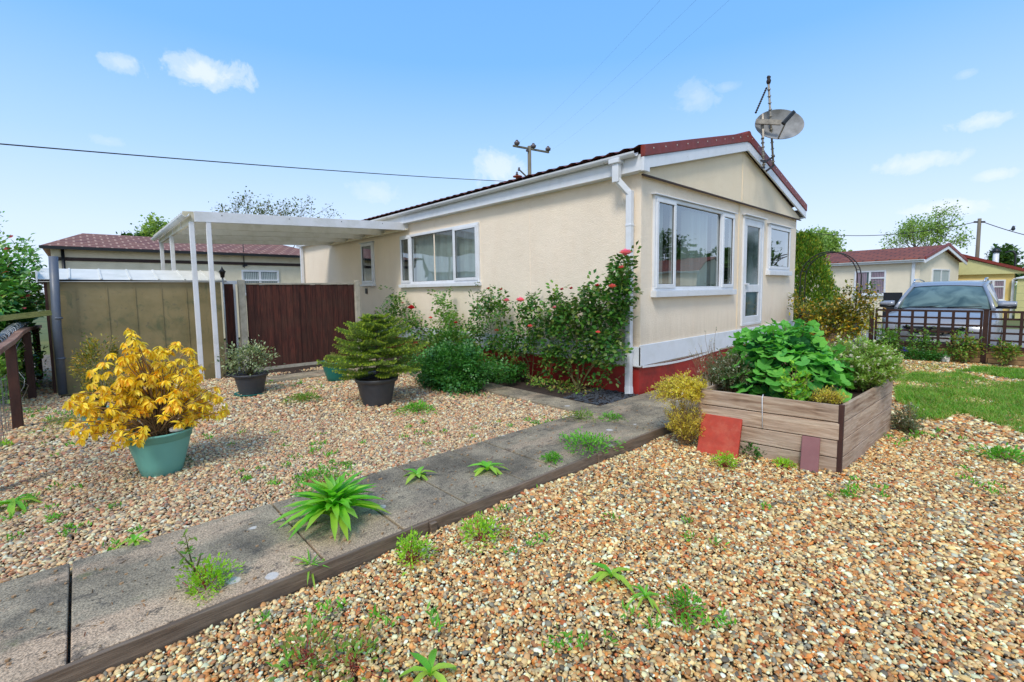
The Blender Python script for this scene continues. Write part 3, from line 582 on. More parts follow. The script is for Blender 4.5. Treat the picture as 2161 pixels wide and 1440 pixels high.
# ------------------------------------------------------------------ windows and doors (local frame: u along the wall, z up, out = outward normal)
def wallframe(o, u, n): o, u, n = map(lambda a: np.array(a, float), (o, u, n)); return lambda uu, zz, oo=0.: tuple(o+u*uu+n*oo+np.array([0, 0, zz]))
def wbox(mb, wf, u0, u1, z0, z1, o0, o1, mi=0):
    p = [wf(a, b, c) for c in (o0, o1) for a, b in ((u0, z0), (u1, z0), (u1, z1), (u0, z1))]
    mb._add(p, [(0, 3, 2, 1), (4, 5, 6, 7), (0, 1, 5, 4), (1, 2, 6, 5), (2, 3, 7, 6), (3, 0, 4, 7)], mi)
def ring(mb, wf, u0, u1, z0, z1, t, o0, o1, mi=0):
    wbox(mb, wf, u0, u1, z0, z0+t, o0, o1, mi); wbox(mb, wf, u0, u1, z1-t, z1, o0, o1, mi); wbox(mb, wf, u0, u0+t, z0+t, z1-t, o0, o1, mi); wbox(mb, wf, u1-t, u1, z0+t, z1-t, o0, o1, mi)
def window(parent, wf, u0, u1, z0, z1, muls=(), sashes=(), sill=.05, sillh=.05, frame=.055, curtain=None, head=False, glass='window_glass', depth=.035, name='window', mat='white_plastic', bars=()):
    """frame is the part, panes, sashes, sill and blinds its sub-parts"""
    mb = MB(); ring(mb, wf, u0, u1, z0, z1, frame, -.05, depth)
    for q in muls: wbox(mb, wf, q-.03, q+.03, z0+frame, z1-frame, -.05, depth)
    fo = mb.build(name, mat, parent, bevel=.006); edges = [u0+frame]+[x for q in muls for x in (q-.03, q+.03)]+[u1-frame]
    for i in range(0, len(edges), 2):
        a, b = edges[i], edges[i+1]; za, zb_ = z0+frame, z1-frame; o = .0
        if i//2 in sashes:
            s = MB(); ring(s, wf, a-.02, b+.02, za-.02, zb_+.02, .055, .0, depth+.018); s.build('sash', mat, fo, bevel=.006); a += .035; b -= .035; za += .035; zb_ -= .035; o = .03
        p = MB(); p.poly([wf(a, za, o), wf(b, za, o), wf(b, zb_, o), wf(a, zb_, o)]); p.build('pane', glass, fo, fix=False)
        if glass == 'window_glass':
            gk = MB(); ring(gk, wf, a-.002, b+.002, za-.002, zb_+.002, .008, o-.004, o+.006); gk.build('gasket', 'rubber', fo, fix=False)
    if sill: s = MB(); wbox(s, wf, u0-.03, u1+.03, z0-sillh, z0-.001, -.01, depth+sill); s.build('sill', mat, fo, bevel=.004)
    if head: s = MB(); wbox(s, wf, u0-.04, u1+.05, z1+.002, z1+.016, .0, depth+.035); s.build('drip_cap', mat, fo, bevel=.003)
    if curtain:
        c = MB(); nsl = max(3, int((u1-u0)/.085)); nm = 'vertical_blind'
        for i in range(nsl):
            a = u0+frame+(u1-u0-2*frame)*i/nsl; b = a+(u1-u0-2*frame)/nsl*.93; sk = .03*math.sin(i*1.9)+.02
            if curtain == 'blind_side' and not (i/nsl < .16 or .45 < i/nsl < .72 or i/nsl > .86):
                if c.v: c.build(nm, 'curtain_white', fo, fix=False); c = MB()
                continue
            c.poly([wf(a, z0+frame, -.16-sk), wf(b, z0+frame, -.12+sk*.3), wf(b, z1-frame, -.12+sk*.3), wf(a, z1-frame, -.16-sk)])
        if c.v: c.build(nm, 'curtain_white' if curtain != 'mauve' else 'curtain_mauve', fo, fix=False)
    return fo
def holewall(mb, wf, u0, u1, z0, z1, holes, mi=0):
    us = sorted({u0, u1, *[h[0] for h in holes], *[h[1] for h in holes]}); zs = sorted({z0, z1, *[h[2] for h in holes], *[h[3] for h in holes]})
    for a, b in zip(us, us[1:]):
        for c, d in zip(zs, zs[1:]):
            um, zm = (a+b)/2, (c+d)/2
            if any(h[0] < um < h[1] and h[2] < zm < h[3] for h in holes): continue
            mb.poly([wf(a, c), wf(b, c), wf(b, d), wf(a, d)], mi)

# ------------------------------------------------------------------ main home
H = thing('park_home', 'long cream rendered park home with red plinth, white skirt and dark red roof verge', 'mobile home', (HX, HY, 0))
wl = wallframe((0, 0, 0), (0, 1, 0), (-1, 0, 0)); wg = wallframe((0, 0, 0), (1, 0, 0), (0, -1, 0)); FZ = .40; EZ = 2.965
loc = lambda p: (p[0]-HX, p[1]-HY, p[2])
# openings measured off the walls
LW = (3.39, 6.27, 1.62, 2.72); SW = (7.6, 8.3, 1.66, 2.72); RW = (.29, 2.93, 1.42, 2.72); DR = (3.36, 4.33, .74, 2.75); KW = (4.58, 5.86, 1.78, 2.70)
mb = MB(); holewall(mb, wl, 0, HL, FZ-.02, EZ, [LW, SW]); mb.poly([wl(0, FZ-.02, -.0), wl(0, EZ), wl(0, EZ, -.001)]) if False else None
holewall(mb, wg, 0, HW, FZ-.02, EZ, [RW, DR, KW])
mb.poly([(HW, 0, FZ), (HW, HL, FZ), (HW, HL, EZ), (HW, 0, EZ)]); mb.poly([(0, HL, FZ), (HW, HL, FZ), (HW, HL, EZ+.9), (0, HL, EZ+.9)])
mb.build('wall', 'cream_render', H, fix=False)
mb = MB(); mb.box((.02, .3, .6), (HW-.02, HL-.02, .62)); mb.box((.25, .9, .62), (HW-.1, .94, 2.9)); mb.box((1.2, .3, .62), (1.24, HL-.02, 2.9)); mb.build('interior', 'room_dark', H, fix=False)
mb = MB(); mb.box((-.004, -.006, .55), (.05, .06, EZ)); mb.build('corner_strip', 'cream_render', H)
for yy in (2.1, 4.9, 7.1): mb = MB(); mb.box((-.004, yy-.02, .69), (-.0005, yy+.02, EZ)) ; mb.build('panel_joint', 'cream_render', H)
mb = MB(); mb.box((.012, .014, -.02), (HW-.01, HL-.01, FZ)); mb.build('plinth', 'plinth_red', H, fix=False)
# white skirt, a little proud, slack bottom edge sagging on the gable side
mb = MB()
mb.box((-.03, -.03, .395), (.0, HL, .665)); mb.box((-.03, -.034, .41), (HW, -.002, .69)); mb.build('skirt', 'white_trim', H, bevel=.004)
mb = MB(); pts = [(x, -.045-.01*math.sin(x*2), .40-.035*math.sin(min(1, x/2.2)*math.pi)) for x in np.linspace(0, 2.4, 14)]
for a, b in zip(pts, pts[1:]): mb.bar(a, b, .006, .03)
mb.build('skirt_trim', 'white_plastic', H)
# gable panel: projecting triangle
RZ = 3.87; mid = HW/2; mb = MB(); slope = (RZ-EZ-.05)/(mid+.12)
mb.prism([(-.06, -.05, EZ-.03), (HW+.06, -.05, EZ-.03), (HW+.06, -.05, EZ+.02), (mid, -.05, RZ), (-.06, -.05, EZ+.02)], (0, .05, 0)); mb.build('gable_panel', 'gable_render', H)
mb = MB(); mb.box((mid-.012, -.058, EZ), (mid+.012, -.05, RZ-.06)); mb.box((mid-.0, -.012, .7), (mid+.03, -.002, EZ-.03)); mb.build('cover_strip', 'gable_render', H)
mb = MB(); mb.box((-.07, -.075, EZ-.05), (HW+.07, -.045, EZ-.03)); mb.build('soffit_bead', 'brown_trim', H)
# barge boards and red verge
def slopeboard(mb, x0, z0, x1, z1, y0, y1, h0, h1):
    mb.prism([(x0, y0, z0+h0), (x1, y0, z1+h0), (x1, y0, z1+h1), (x0, y0, z0+h1)], (0, y1-y0, 0))
ex, ez = -.17, EZ+.03; apz = 3.845
for nm, mt_, y0, y1, h0, h1 in (('barge_board', 'white_plastic', -.14, -.11, -.03, .125), ('roof_verge', 'verge_red', -.155, -.09, .127, .27)):
    for sgn in (0, 1):
        mb = MB(); a = ex if sgn == 0 else HW-ex
        slopeboard(mb, a, ez, mid+(0 if sgn else 0), apz, y0, y1, h0, h1); o = mb.build(nm, mt_, H, bevel=.006)
        if nm == 'roof_verge':
            for q in np.linspace(.06, .97, 11):
                s = MB(); x = a+(mid-a)*q; z = ez+(apz-ez)*q+.21; s.lathe([(.0, .0), (.009, .002), (.009, .0)], 8, (0, 0, 0))
                s.v = [(x+vx, -.158-vz*2, z+vy) for vx, vy, vz in s.v]; s.build('screw', 'screw', o, fix=False)
            for q in (.3, .62, .97):
                pass
mb = MB(); mb.prism([(-.175, -.145, EZ-.02), (-.03, -.145, EZ-.02), (-.03, -.145, EZ+.05), (-.175, -.145, EZ+.15)], (0, .04, 0)); mb.build('barge_foot', 'white_plastic', H, bevel=.004)
mb = MB(); mb.poly([(-.17, -.12, EZ+.0), (HW+.17, -.12, EZ+.0), (HW+.17, -.0, EZ+.0), (-.17, 0, EZ+.0)]) if False else None
# roof with rippled tile rows
def rippled(x0, z0, x1, z1, y0, y1):
    nx, ny = 14, int((y1-y0)/.055); vs = []; 
    for i in range(nx+1):
        f = i/nx
        for j in range(ny+1):
            yy = y0+(y1-y0)*j/ny; rr = .040*abs(math.sin(yy/.22*math.pi)); vs.append((x0+(x1-x0)*f, yy, z0+(z1-z0)*f+rr+.0))
    fs = [(i*(ny+1)+j, i*(ny+1)+j+1, (i+1)*(ny+1)+j+1, (i+1)*(ny+1)+j) for i in range(nx) for j in range(ny)]
    return vs, fs
rf = MB(); zt = ez+.215
for x0 in (ex-.06, HW-ex+.06):
    vs, fs = rippled(x0, zt+.01, mid, apz+.205, -.10, HL+.15); rf._add(vs, fs, 0, True)
ro = rf.build('roof', 'roof_main', H, fix=False)
mb = MB(); mb.tube([(mid, -.15, apz+.20), (mid, HL+.15, apz+.20)], .10, 10); mb.build('ridge', 'verge_red', ro)
mb = MB(); mb.lathe([(.035, 0), (.035, .10), (.09, .105), (.09, .12), (0, .13)], 16, (.9, 3.3, 3.55)); mb.build('roof_vent', 'terracotta', ro)
# fascia, soffit and gutter on the long side
mb = MB(); mb.box((-.15, -.138, EZ), (-.125, HL+.1, EZ+.20)); mb.build('fascia', 'white_plastic', H); mb = MB(); mb.box((HW+.125, -.1, EZ), (HW+.15, HL+.1, EZ+.2)); mb.build('fascia', 'white_plastic', H)
mb = MB(); mb.box((-.125, -.12, EZ), (.0, HL+.1, EZ+.012)); mb.build('soffit', 'white_trim', H); mb = MB(); mb.box((HW, -.1, EZ), (HW+.125, HL+.1, EZ+.012)); mb.build('soffit', 'white_trim', H)
def gutter(parent, p0, p1, r=.055, n=9, br=1.0, mat='white_plastic', out=(-1, 0, 0)):
    p0, p1 = np.array(p0, float), np.array(p1, float); d = nrm(p1-p0); o = np.array(out, float); secs = []
    for p in (p0, p1):
        s = [p+o*r*math.cos(a)+np.array([0, 0, r*math.sin(a)]) for a in np.linspace(math.pi, 2*math.pi, n)]
        s += [p+o*(r-.006)*math.cos(a)+np.array([0, 0, (r-.006)*math.sin(a)]) for a in np.linspace(2*math.pi, math.pi, n)]; secs.append([tuple(q) for q in s])
    mb = MB(); mb.loft(secs, smooth=False); L_ = np.linalg.norm(p1-p0)
    go_ = mb.build('gutter', mat, parent); k = .5
    while k < L_:
        mb = MB()
        c = p0+d*k; pts = [c+o*(r+.006)*math.cos(a)+np.array([0, 0, (r+.006)*math.sin(a)]) for a in np.linspace(math.pi, 2*math.pi, 8)]
        pts = [tuple(q+d*s_) for s_ in (-.014, .014) for q in pts]; m8 = 8
        mb._add(pts, [(i, i+1, m8+i+1, m8+i) for i in range(7)]); k += br; mb.build('gutter_bracket', mat, go_, fix=False)
    return go_
gutter(H, (-.21, -.05, EZ+.225), (-.21, HL+.1, EZ+.20))
mb = MB(); mb.lathe([(.058, -.025), (.064, -.03), (.064, .01), (.058, .02)], 4) if False else None
mb = MB(); mb.box((-.275, .17, EZ+.13), (-.145, .33, EZ+.19)); mb.box((-.25, .19, EZ-.11), (-.17, .29, EZ+.14)); mb.build('gutter_outlet', 'white_plastic', H, bevel=.008)
mb = MB(); mb.bar((-.21, .23, EZ-.08), (-.085, .13, EZ-.25), .075, .075); mb.box((-.125, .075, .10), (-.05, .155, EZ-.22)); mb.box((-.135, .067, .60), (-.045, .163, .64)); mb.box((-.13, .07, 2.28), (-.042, .16, 2.31)); mb.bar((-.0875, .115, .12), (-.10, .10, .02), .085, .085)
mb.build('downpipe', 'white_plastic', H, bevel=.006)
# second downpipe at the far corner
mb = MB(); mb.box((-.125, HL-.2, .1), (-.05, HL-.12, EZ+.1)); mb.build('downpipe', 'white_plastic', H, bevel=.006)
window(H, wl, *LW, muls=(PX(975-8, 560, HX)[1]-HY+.1, PX(872, 560, HX)[1]-HY+.05), sashes=(0, 2), curtain='full', sillh=.07, head=False)
window(H, wl, *SW, sashes=(0,), curtain=None, sillh=.05, head=True)
window(H, wg, *RW, muls=(.86, 2.42), sashes=(0, 2), curtain='blind_side', sillh=.09, head=True)
window(H, wg, *KW, sashes=(0,), sillh=.09, head=True)
# door: frame, leaf with two frosted panes, handle
dm = MB(); ring(dm, wg, DR[0], DR[1], DR[2], DR[3], .05, -.05, .03); do = dm.build('door', 'white_plastic', H, bevel=.006); q = MB()
a, b, c, d = DR[0]+.052, DR[1]-.052, DR[2]+.052, DR[3]-.052
ring(q, wg, a, b, c, d, .12, -.02, .02); wbox(q, wg, a+.12, b-.12, 1.36, 1.50, -.02, .02); dl = q.build('door_leaf', 'white_plastic', do, bevel=.006)
for z0, z1 in ((c+.12, 1.36), (1.5, d-.12)): p = MB(); p.poly([wg(a+.12, z0, .0), wg(b-.12, z0, .0), wg(b-.12, z1, 0), wg(a+.12, z1, 0)]); p.build('door_pane', 'dark_glass', do, fix=False)
p = MB(); wbox(p, wg, a+.02, a+.06, 1.30, 1.52, .02, .03); wbox(p, wg, a+.03, a+.17, 1.50, 1.525, .03, .06); p.build('handle', 'white_plastic', do, bevel=.003)
p = MB(); wbox(p, wg, DR[0]-.04, DR[1]+.04, DR[3]+.002, DR[3]+.018, 0, .08); p.build('drip_cap', 'white_plastic', do)
mb = MB(); mb.box((-.03, 8.05, 1.42), (-.0, 8.15, 1.56)); mb.build('key_safe', 'black_plastic', H, bevel=.008)

# ------------------------------------------------------------------ aerials on the gable
def ribbed(mb, p0, p1, r, step=.1):
    p0, p1 = np.array(p0, float), np.array(p1, float); L_ = np.linalg.norm(p1-p0); d = (p1-p0)/L_; mb.tube([p0, p1], r, 8); k = step/2
    while k < L_: c = p0+d*k; mb.tube([c-d*.008, c+d*.008], r*1.7, 8); k += step
O = PY(1612, 346, 3.16); dc = PY(1645, 262, 3.0)-O; t = thing('satellite_dish', 'grey weathered satellite dish on a ribbed mast at the roof peak', 'satellite dish', tuple(O))
n_ = nrm([-.80, -.60, .22]); u_ = nrm(np.cross(n_, [0, 0, 1])); v_ = np.cross(u_, n_); tl_ = .12; u_, v_ = u_*math.cos(tl_)+v_*math.sin(tl_), v_*math.cos(tl_)-u_*math.sin(tl_); mb = MB(); secs = []
for r_ in np.linspace(.02, 1, 7):
    secs.append([tuple(dc+u_*math.cos(a)*.40*r_+v_*math.sin(a)*.28*r_+n_*(-.09+.09*r_*r_)) for a in np.linspace(0, 2*math.pi, 41)[:-1]])
mb.loft(secs, caps=False); mb.loft([secs[-1], [tuple(np.array(p)-n_*.015) for p in secs[-1]]], caps=False); mb.poly(secs[0]); mb.build('reflector', 'dish_grey', t, fix=False)
mb = MB(); mb.tube([tuple(dc-v_*.27), tuple(dc-v_*.10+n_*.30-u_*.02)], .014, 6); mb.bar(tuple(dc+u_*.42-v_*.03+n_*.10), tuple(dc+u_*.02-v_*.06+n_*.14), .05, .08); mb.bar(tuple(dc+u_*.30+v_*.16+n_*.03), tuple(dc+u_*.26-v_*.30+n_*.05), .03, .03); mb.build('feed_arm', 'aerial_alloy', t)
mb = MB(); q0 = dc+n_*.30-v_*.06-u_*.04; mb.bar(tuple(q0-v_*.12+u_*.08), tuple(q0+v_*.11-u_*.08), .05, .06); mb.build('receiver', 'black_plastic', t, bevel=.008)
mb = MB(); ribbed(mb, (0, 0, -.05), tuple(dc+u_*.27-n_*.05), .017, .08); mb.build('mast', 'aerial_alloy', t)
mb = MB(); mb.bar((-.20, -.02, .02), (.04, 0, .04), .02, .03); mb.bar((-.14, .0, -.09), (.04, .0, -.06), .02, .03); mb.build('bracket', 'rust_iron', t)
O = PY(1632, 348, 3.12); top = PY(1622, 178, 3.12)-O; t = thing('tv_aerial', 'tall thin ribbed aerial mast with a slanted rod and worn tip above the dish', 'aerial', tuple(O))
mb = MB(); ribbed(mb, (0, 0, 0), tuple(top), .018, .11); mb.build('mast', 'aerial_alloy', t)
mb = MB(); ribbed(mb, tuple(PY(1618, 185, 3.12)-O), tuple(PY(1595, 238, 3.12)-O), .010, .06); mb.build('boom', 'rust_iron', t)
mb = MB(); mb.lathe([(0, 0), (.03, .01), (.04, .05), (.025, .09), (.035, .12), (0, .15)], 8, tuple(top)); mb.bar(tuple(top+np.array([-.06, 0, .12])), tuple(top+np.array([.07, 0, .09])), .012, .012); mb.build('mast_cap', 'rust_iron', t)
mb = MB(); mb.bar((-.30, .04, -.0), (.04, 0, .16), .02, .03); mb.bar((-.22, .04, -.14), (.04, 0, .0), .02, .03); mb.build('bracket', 'rust_iron', t)

# ------------------------------------------------------------------ carport
mt, nt, bs = newmat('carport_sheet'); tl = nt.add('ShaderNodeBsdfTranslucent'); tl.inputs[0].default_value = (*lin((226, 212, 176)), 1); mx = nt.add('ShaderNodeMixShader'); mx.inputs[0].default_value = .4
nt.link(nt.ramp(nt.noise(nt.coords(), 3, 4), [(.3, lin((196, 184, 152))), (.7, lin((214, 204, 176)))]), bs.inputs['Base Color']); nt.link(bs.outputs[0], mx.inputs[1]); nt.link(tl.outputs[0], mx.inputs[2]); nt.link(mx.outputs[0], nt.n['Material Output'].inputs[0]); M['carport_sheet'] = mt
t = thing('carport', 'white lean-to carport on slim square posts beside the park home', 'carport', (1.5, 9.4, 0)); x0 = 1.42; x1 = 5.5
L_ = lambda x, y, z: (x-1.5, y-9.4, z)
def cb(x, f=0): return 2.66+(x-1.42)/(4.1)*.17
mb = MB(); mb.prism([L_(1.50, 9.36, cb(1.5)), L_(5.53, 9.36, cb(5.53)), L_(5.53, 9.36, cb(5.53)+.165), L_(1.50, 9.36, cb(1.5)+.175)], (0, .05, 0)); mb.build('front_beam', 'carport_white', t, bevel=.004)
for x in (1.9, 3.0, 4.0, 4.9): mb = MB(); mb.lathe([(.0, .004), (.009, .002), (.009, 0)], 8); z = cb(x)+.12; mb.v = [(x-1.5+a, -.042-c, z+b) for a, b, c in mb.v]; mb.build('bolt', 'rust_iron', t, fix=False)
for y in (10.45, 11.5, 12.55, 13.6): mb = MB(); mb.prism([L_(1.46, y, cb(1.5)), L_(5.53, y, cb(5.53)), L_(5.53, y, cb(5.53)+.15), L_(1.46, y, cb(1.5)+.15)], (0, .06, 0)); mb.build('joist', 'carport_white', t)
mb = MB(); mb.box(L_(1.47, 9.42, cb(1.4)-.0), L_(1.52, 13.7, cb(1.4)+.14)); mb.build('side_beam', 'carport_beam', t)
mb = MB(); mb.box(L_(5.44, 9.3, cb(5.5)-.005), L_(5.49, 13.7, cb(5.5)+.03)); mb.build('wall_plate', 'carport_beam', t)
mb = MB(); vs, fs = [], []; ny = 90
for i in range(2):
    for j in range(ny+1): y = 9.42+(13.75-9.42)*j/ny; x = (1.36, 5.6)[i]; vs.append(L_(x, y, cb(x)+.17+.012*math.sin(j*1.4)))
fs = [(j, j+1, ny+2+j, ny+1+j) for j in range(ny)]; mb._add(vs, fs, 0, True); mb.build('roof_sheet', 'carport_sheet', t, fix=False)
for (x, y) in ((1.465, 9.44), (1.70, 9.40), (1.49, 11.9), (1.49, 13.5)):
    mb = MB(); mb.box(L_(x-.035, y-.035, -.05), L_(x+.035, y+.035, cb(x)+.0)); mb.build('post', 'carport_white', t, bevel=.006)
gutter(t, L_(1.38, 9.36, cb(1.4)+.13), L_(1.38, 13.75, cb(1.4)+.11), .055)

# ------------------------------------------------------------------ storage shed, pipe, lantern pole, fence
t = thing('storage_shed', 'low olive-brown metal storage shed with white ridged roof behind the yellow shrub', 'shed', (-.35, 9.75, -.03)); SWd = 2.24
mb = MB(); 
mb.box((0, 0, -.02), (SWd, 1.5, 1.70)); sh = mb.build('wall', 'shed_metal', t)
mb = MB()
for x in np.arange(.34, SWd, .345): mb.box((x-.006, -.010, .02), (x+.006, -.001, 1.69))
mb.build('panel_seam', 'shed_metal', t) ; mb = MB(); mb.box((-.012, -.014, -.02), (.02, -.002, 1.7)); mb.build('corner_post', 'wood_red_brown', t)
mb = MB(); mb.prism([(-.07, -.05, 1.70), (SWd+.09, -.05, 1.70), (SWd+.09, -.05, 1.72), (-.07, -.05, 1.74)], (0, .01, 0)); mb.prism([(-.07, -.05, 1.735), (-.07, .75, 1.93), (-.07, 1.55, 1.74), (-.07, 1.55, 1.72), (-.07, .75, 1.91), (-.07, -.05, 1.71)], (SWd+.16, 0, 0))
ro = mb.build('roof', 'shed_roof', t); mb = MB()
for x in np.arange(.27, SWd, .36): mb.bar((x, -.05, 1.745), (x, .75, 1.935), .022, .014)
mb.build('roof_rib', 'shed_roof', ro); mb = MB(); mb.box((-.085, -.06, 1.69), (-.068, 1.56, 1.86)); mb.build('gable_trim', 'white_trim', ro)
o = MB(); o.tube([(0, 0, 0), (-.0, 0, 1.0), (.07*0+.03, 0, 2.04)], .052, 16); 
for z in (.52, 1.12): o.tube([(0.015*z, 0, z), (0.015*z, 0, z+.03)], .057, 16)
tag(o.build('drainpipe', 'slate_pipe', loc=(-.26, 9.62, 0)), 'thick slate-grey pipe standing upright against the shed corner', 'pipe')
t = thing('lantern_pole', 'slim grey metal pole with a small black lantern beside the fence', 'lamp post', (1.90, 9.6, 0))
mb = MB(); mb.tube([(0, 0, 0), (0, 0, 1.75)], .014, 8); mb.build('pole', 'galvanised', t); mb = MB(); mb.lathe([(.0, 1.74), (.03, 1.75), (.045, 1.84), (.06, 1.85), (.02, 1.90), (0, 1.95)], 8); mb.build('lantern', 'black_plastic', t); mb = MB(); mb.lathe([(.09, 0), (.08, .02), (.02, .03), (0, .03)], 12); mb.build('base', 'black_plastic', t)
t = thing('panel_fence', 'dark red-brown close-boarded fence panel between two pale concrete posts', 'fence', (2.22, 9.75, 0))
mb = MB(); x = .08
while x < 2.14: wv = R_.uniform(.10, .13); mb.box((x, .0+R_.uniform(0, .012), .05), (min(x+wv-.004, 2.16), .03, 1.625+R_.uniform(-.004, .004))); x += wv
mb.build('board_panel', 'fence_wood', t); mb = MB(); mb.box((.06, .03, 1.627), (2.16, -.01, 1.66)); mb.build('capping_rail', 'concrete_post', t, bevel=.004); mb = MB(); mb.box((0.06, .0, -.02), (2.16, .03, .05)); mb.build('gravel_board', 'concrete_post', t)
for x in (.0, 2.22): mb = MB(); mb.box((x-.055, -.05, -.05), (x+.055, .06, 1.715)); mb.build('post', 'concrete_post', t, bevel=.012)
t = thing('side_gate', 'narrow dark brown board gate with a white frame left of the fence panel', 'gate', (1.96, 9.95, 0))
mb = MB(); mb.box((0, 0, .05), (.2, .03, 1.64)); mb.build('board', 'fence_wood', t); mb = MB(); mb.box((-.0, -.03, 1.641), (.24, .04, 1.70)); mb.box((.165, -.04, 0), (.2, -.005, 1.64)); mb.build('frame', 'white_trim', t, bevel=.004)

# ------------------------------------------------------------------ low bungalow generator (other homes)
def bungalow(label, org, rz, W, Ln, ez_, rz_, wallm, roofm, z0=-.15, hip=False, trim='white_plastic', name='bungalow', over=.2, gable=None, cat='bungalow'):
    """x along the gable, y along the length; long side faces -x, gable faces -y"""
    b = thing(name, label, cat, (org[0], org[1], z0), rz); e = ez_-z0; r = rz_-z0; m_ = W/2
    mb = MB(); mb.box((0, 0, 0), (W, Ln, e)); 
    if not hip: mb.prism([(0, 0, e), (W, 0, e), (m_, 0, r-.06)], (0, Ln, 0))
    mb.build('wall', wallm, b, fix=False); rf = MB(); th = .07
    ya, yb = (-over, Ln+over)
    for sx in (-1, 1):
        xe = m_+sx*(m_+over); ze = e-.02; i0 = 2.2 if hip else 0
        q = [(xe, ya, ze), (xe, yb, ze), (m_, yb-i0, r), (m_, ya+i0, r)]; rf._add(q+[(x, y, z+th) for x, y, z in q], [(0, 1, 2, 3), (4, 7, 6, 5), (0, 4, 5, 1), (1, 5, 6, 2), (3, 2, 6, 7), (0, 3, 7, 4)])
    if hip:
        for y_, s in ((ya, 1), (yb, -1)): q = [(-over, y_, e-.02), (W+over, y_, e-.02), (m_, y_+s*2.2, r)]; rf._add(q+[(x, y, z+th) for x, y, z in q], [(0, 2, 1), (3, 4, 5), (0, 1, 4, 3)])
    ro = rf.build('roof', roofm, b)
    if not hip:
        for y_ in (ya-.03,):
            for sx in (-1, 1):
                q = MB(); xe = m_+sx*(m_+over+.03); q.prism([(xe, y_, e-.16), (m_, y_, r-.12), (m_, y_, r+.02), (xe, y_, e-.02)], (0, .03, 0)); q.build('barge_board', trim, b)
                q = MB(); q.prism([(xe, y_-.02, e-.02), (m_, y_-.02, r+.02), (m_, y_-.02, r+.15), (xe, y_-.02, e+.11)], (0, .05, 0)); q.build('roof_verge', 'verge_red' if trim != 'brown_trim' else 'brown_trim', b)
    q = MB(); q.box((-over-.02, ya, e-.12), (-over, yb, e-.0)); q.build('fascia', trim, b)
    gutter(b, (-over-.07, ya, e+.0), (-over-.07, yb, e-.0), .055, br=1.5, mat=trim if trim != 'brown_trim' else 'black_plastic'); return b
def far_window(b, wf, u0, u1, z0, z1, muls=(), tr=True, cur='mauve'):
    mb = MB(); ring(mb, wf, u0, u1, z0, z1, .06, 0, .05)
    for q in muls: wbox(mb, wf, q-.04, q+.04, z0+.06, z1-.06, 0, .05)
    if tr: wbox(mb, wf, u0+.06, (muls[0] if muls else u1)-.04, z1-.36, z1-.3, 0, .05)
    o = mb.build('window', 'white_plastic', b); p = MB(); p.poly([wf(u0+.05, z0+.05, .02), wf(u1-.05, z0+.05, .02), wf(u1-.05, z1-.05, .02), wf(u0+.05, z1-.05, .02)]); p.build('pane', 'dark_glass', o, fix=False)
    if cur:
        c = MB(); n = int((u1-u0-.1)/.06)
        for i in range(n):
            if .42 < i/n < .58 and cur == 'split': continue
            a = u0+.07+i*.06; wbox(c, wf, a, a+.045, z0+.07, z1-.07, .022, .026)
        c.build('curtain', 'curtain_mauve' if cur != 'net' else 'curtain_white', o, fix=False)
    s = MB(); wbox(s, wf, u0-.05, u1+.05, z0-.06, z0, 0, .1); s.build('sill', 'white_plastic', o); return o
# back neighbour, long side towards us
NY = 19.; b = thing('neighbour_home', 'cream home with hipped brown-red tiled roof and brown band behind the shed', 'mobile home', (-.5, NY, -.1))
e = 3.0
mb = MB(); mb.box((0, 0, 0), (7.9, 6, e)); mb.build('wall', 'cream_left', b, fix=False)
mb = MB(); q = [(-.2, -.25, e), (8.2, -.25, e), (7.0, 3, e+.72), (.75, 3, e+.72)]; mb._add([*q, (8.2, 6.2, e), (-.2, 6.2, e)], [(0, 1, 2, 3), (1, 4, 2), (0, 3, 5), (5, 3, 2, 4), (0, 5, 4, 1)]); mb.build('roof', 'roof_left', b)
mb = MB(); mb.box((-.22, -.29, e-.09), (8.2, -.25, e-.0)); mb.build('gutter', 'black_plastic', b); mb = MB(); mb.box((0, -.03, e-.40), (7.9, -.0, e-.30)); mb.build('band', 'brown_trim', b)
mb = MB(); mb.tube([(.25, -.1, e-.05), (.25, -.1, .1)], .04, 8); mb.build('downpipe', 'black_plastic', b); mb = MB(); mb.tube([(4.95, -.05, e-.5), (4.95, -.05, e+.45)], .015, 6); mb.bar((4.9, -.05, e-.45), (5.05, -.05, e-.4), .03, .06); mb.build('vent_pipe', 'wire_black', b)
wn = wallframe((0, 0, 0), (1, 0, 0), (0, -1, 0)); far_window(b, wn, 4.85, 6.1, 1.55, 2.42, muls=(5.45,), tr=False, cur='net')
mb = MB(); mb.box((4.9, -.06, 2.02), (6.05, -.0, 2.08)); mb.build('transom', 'white_plastic', b)
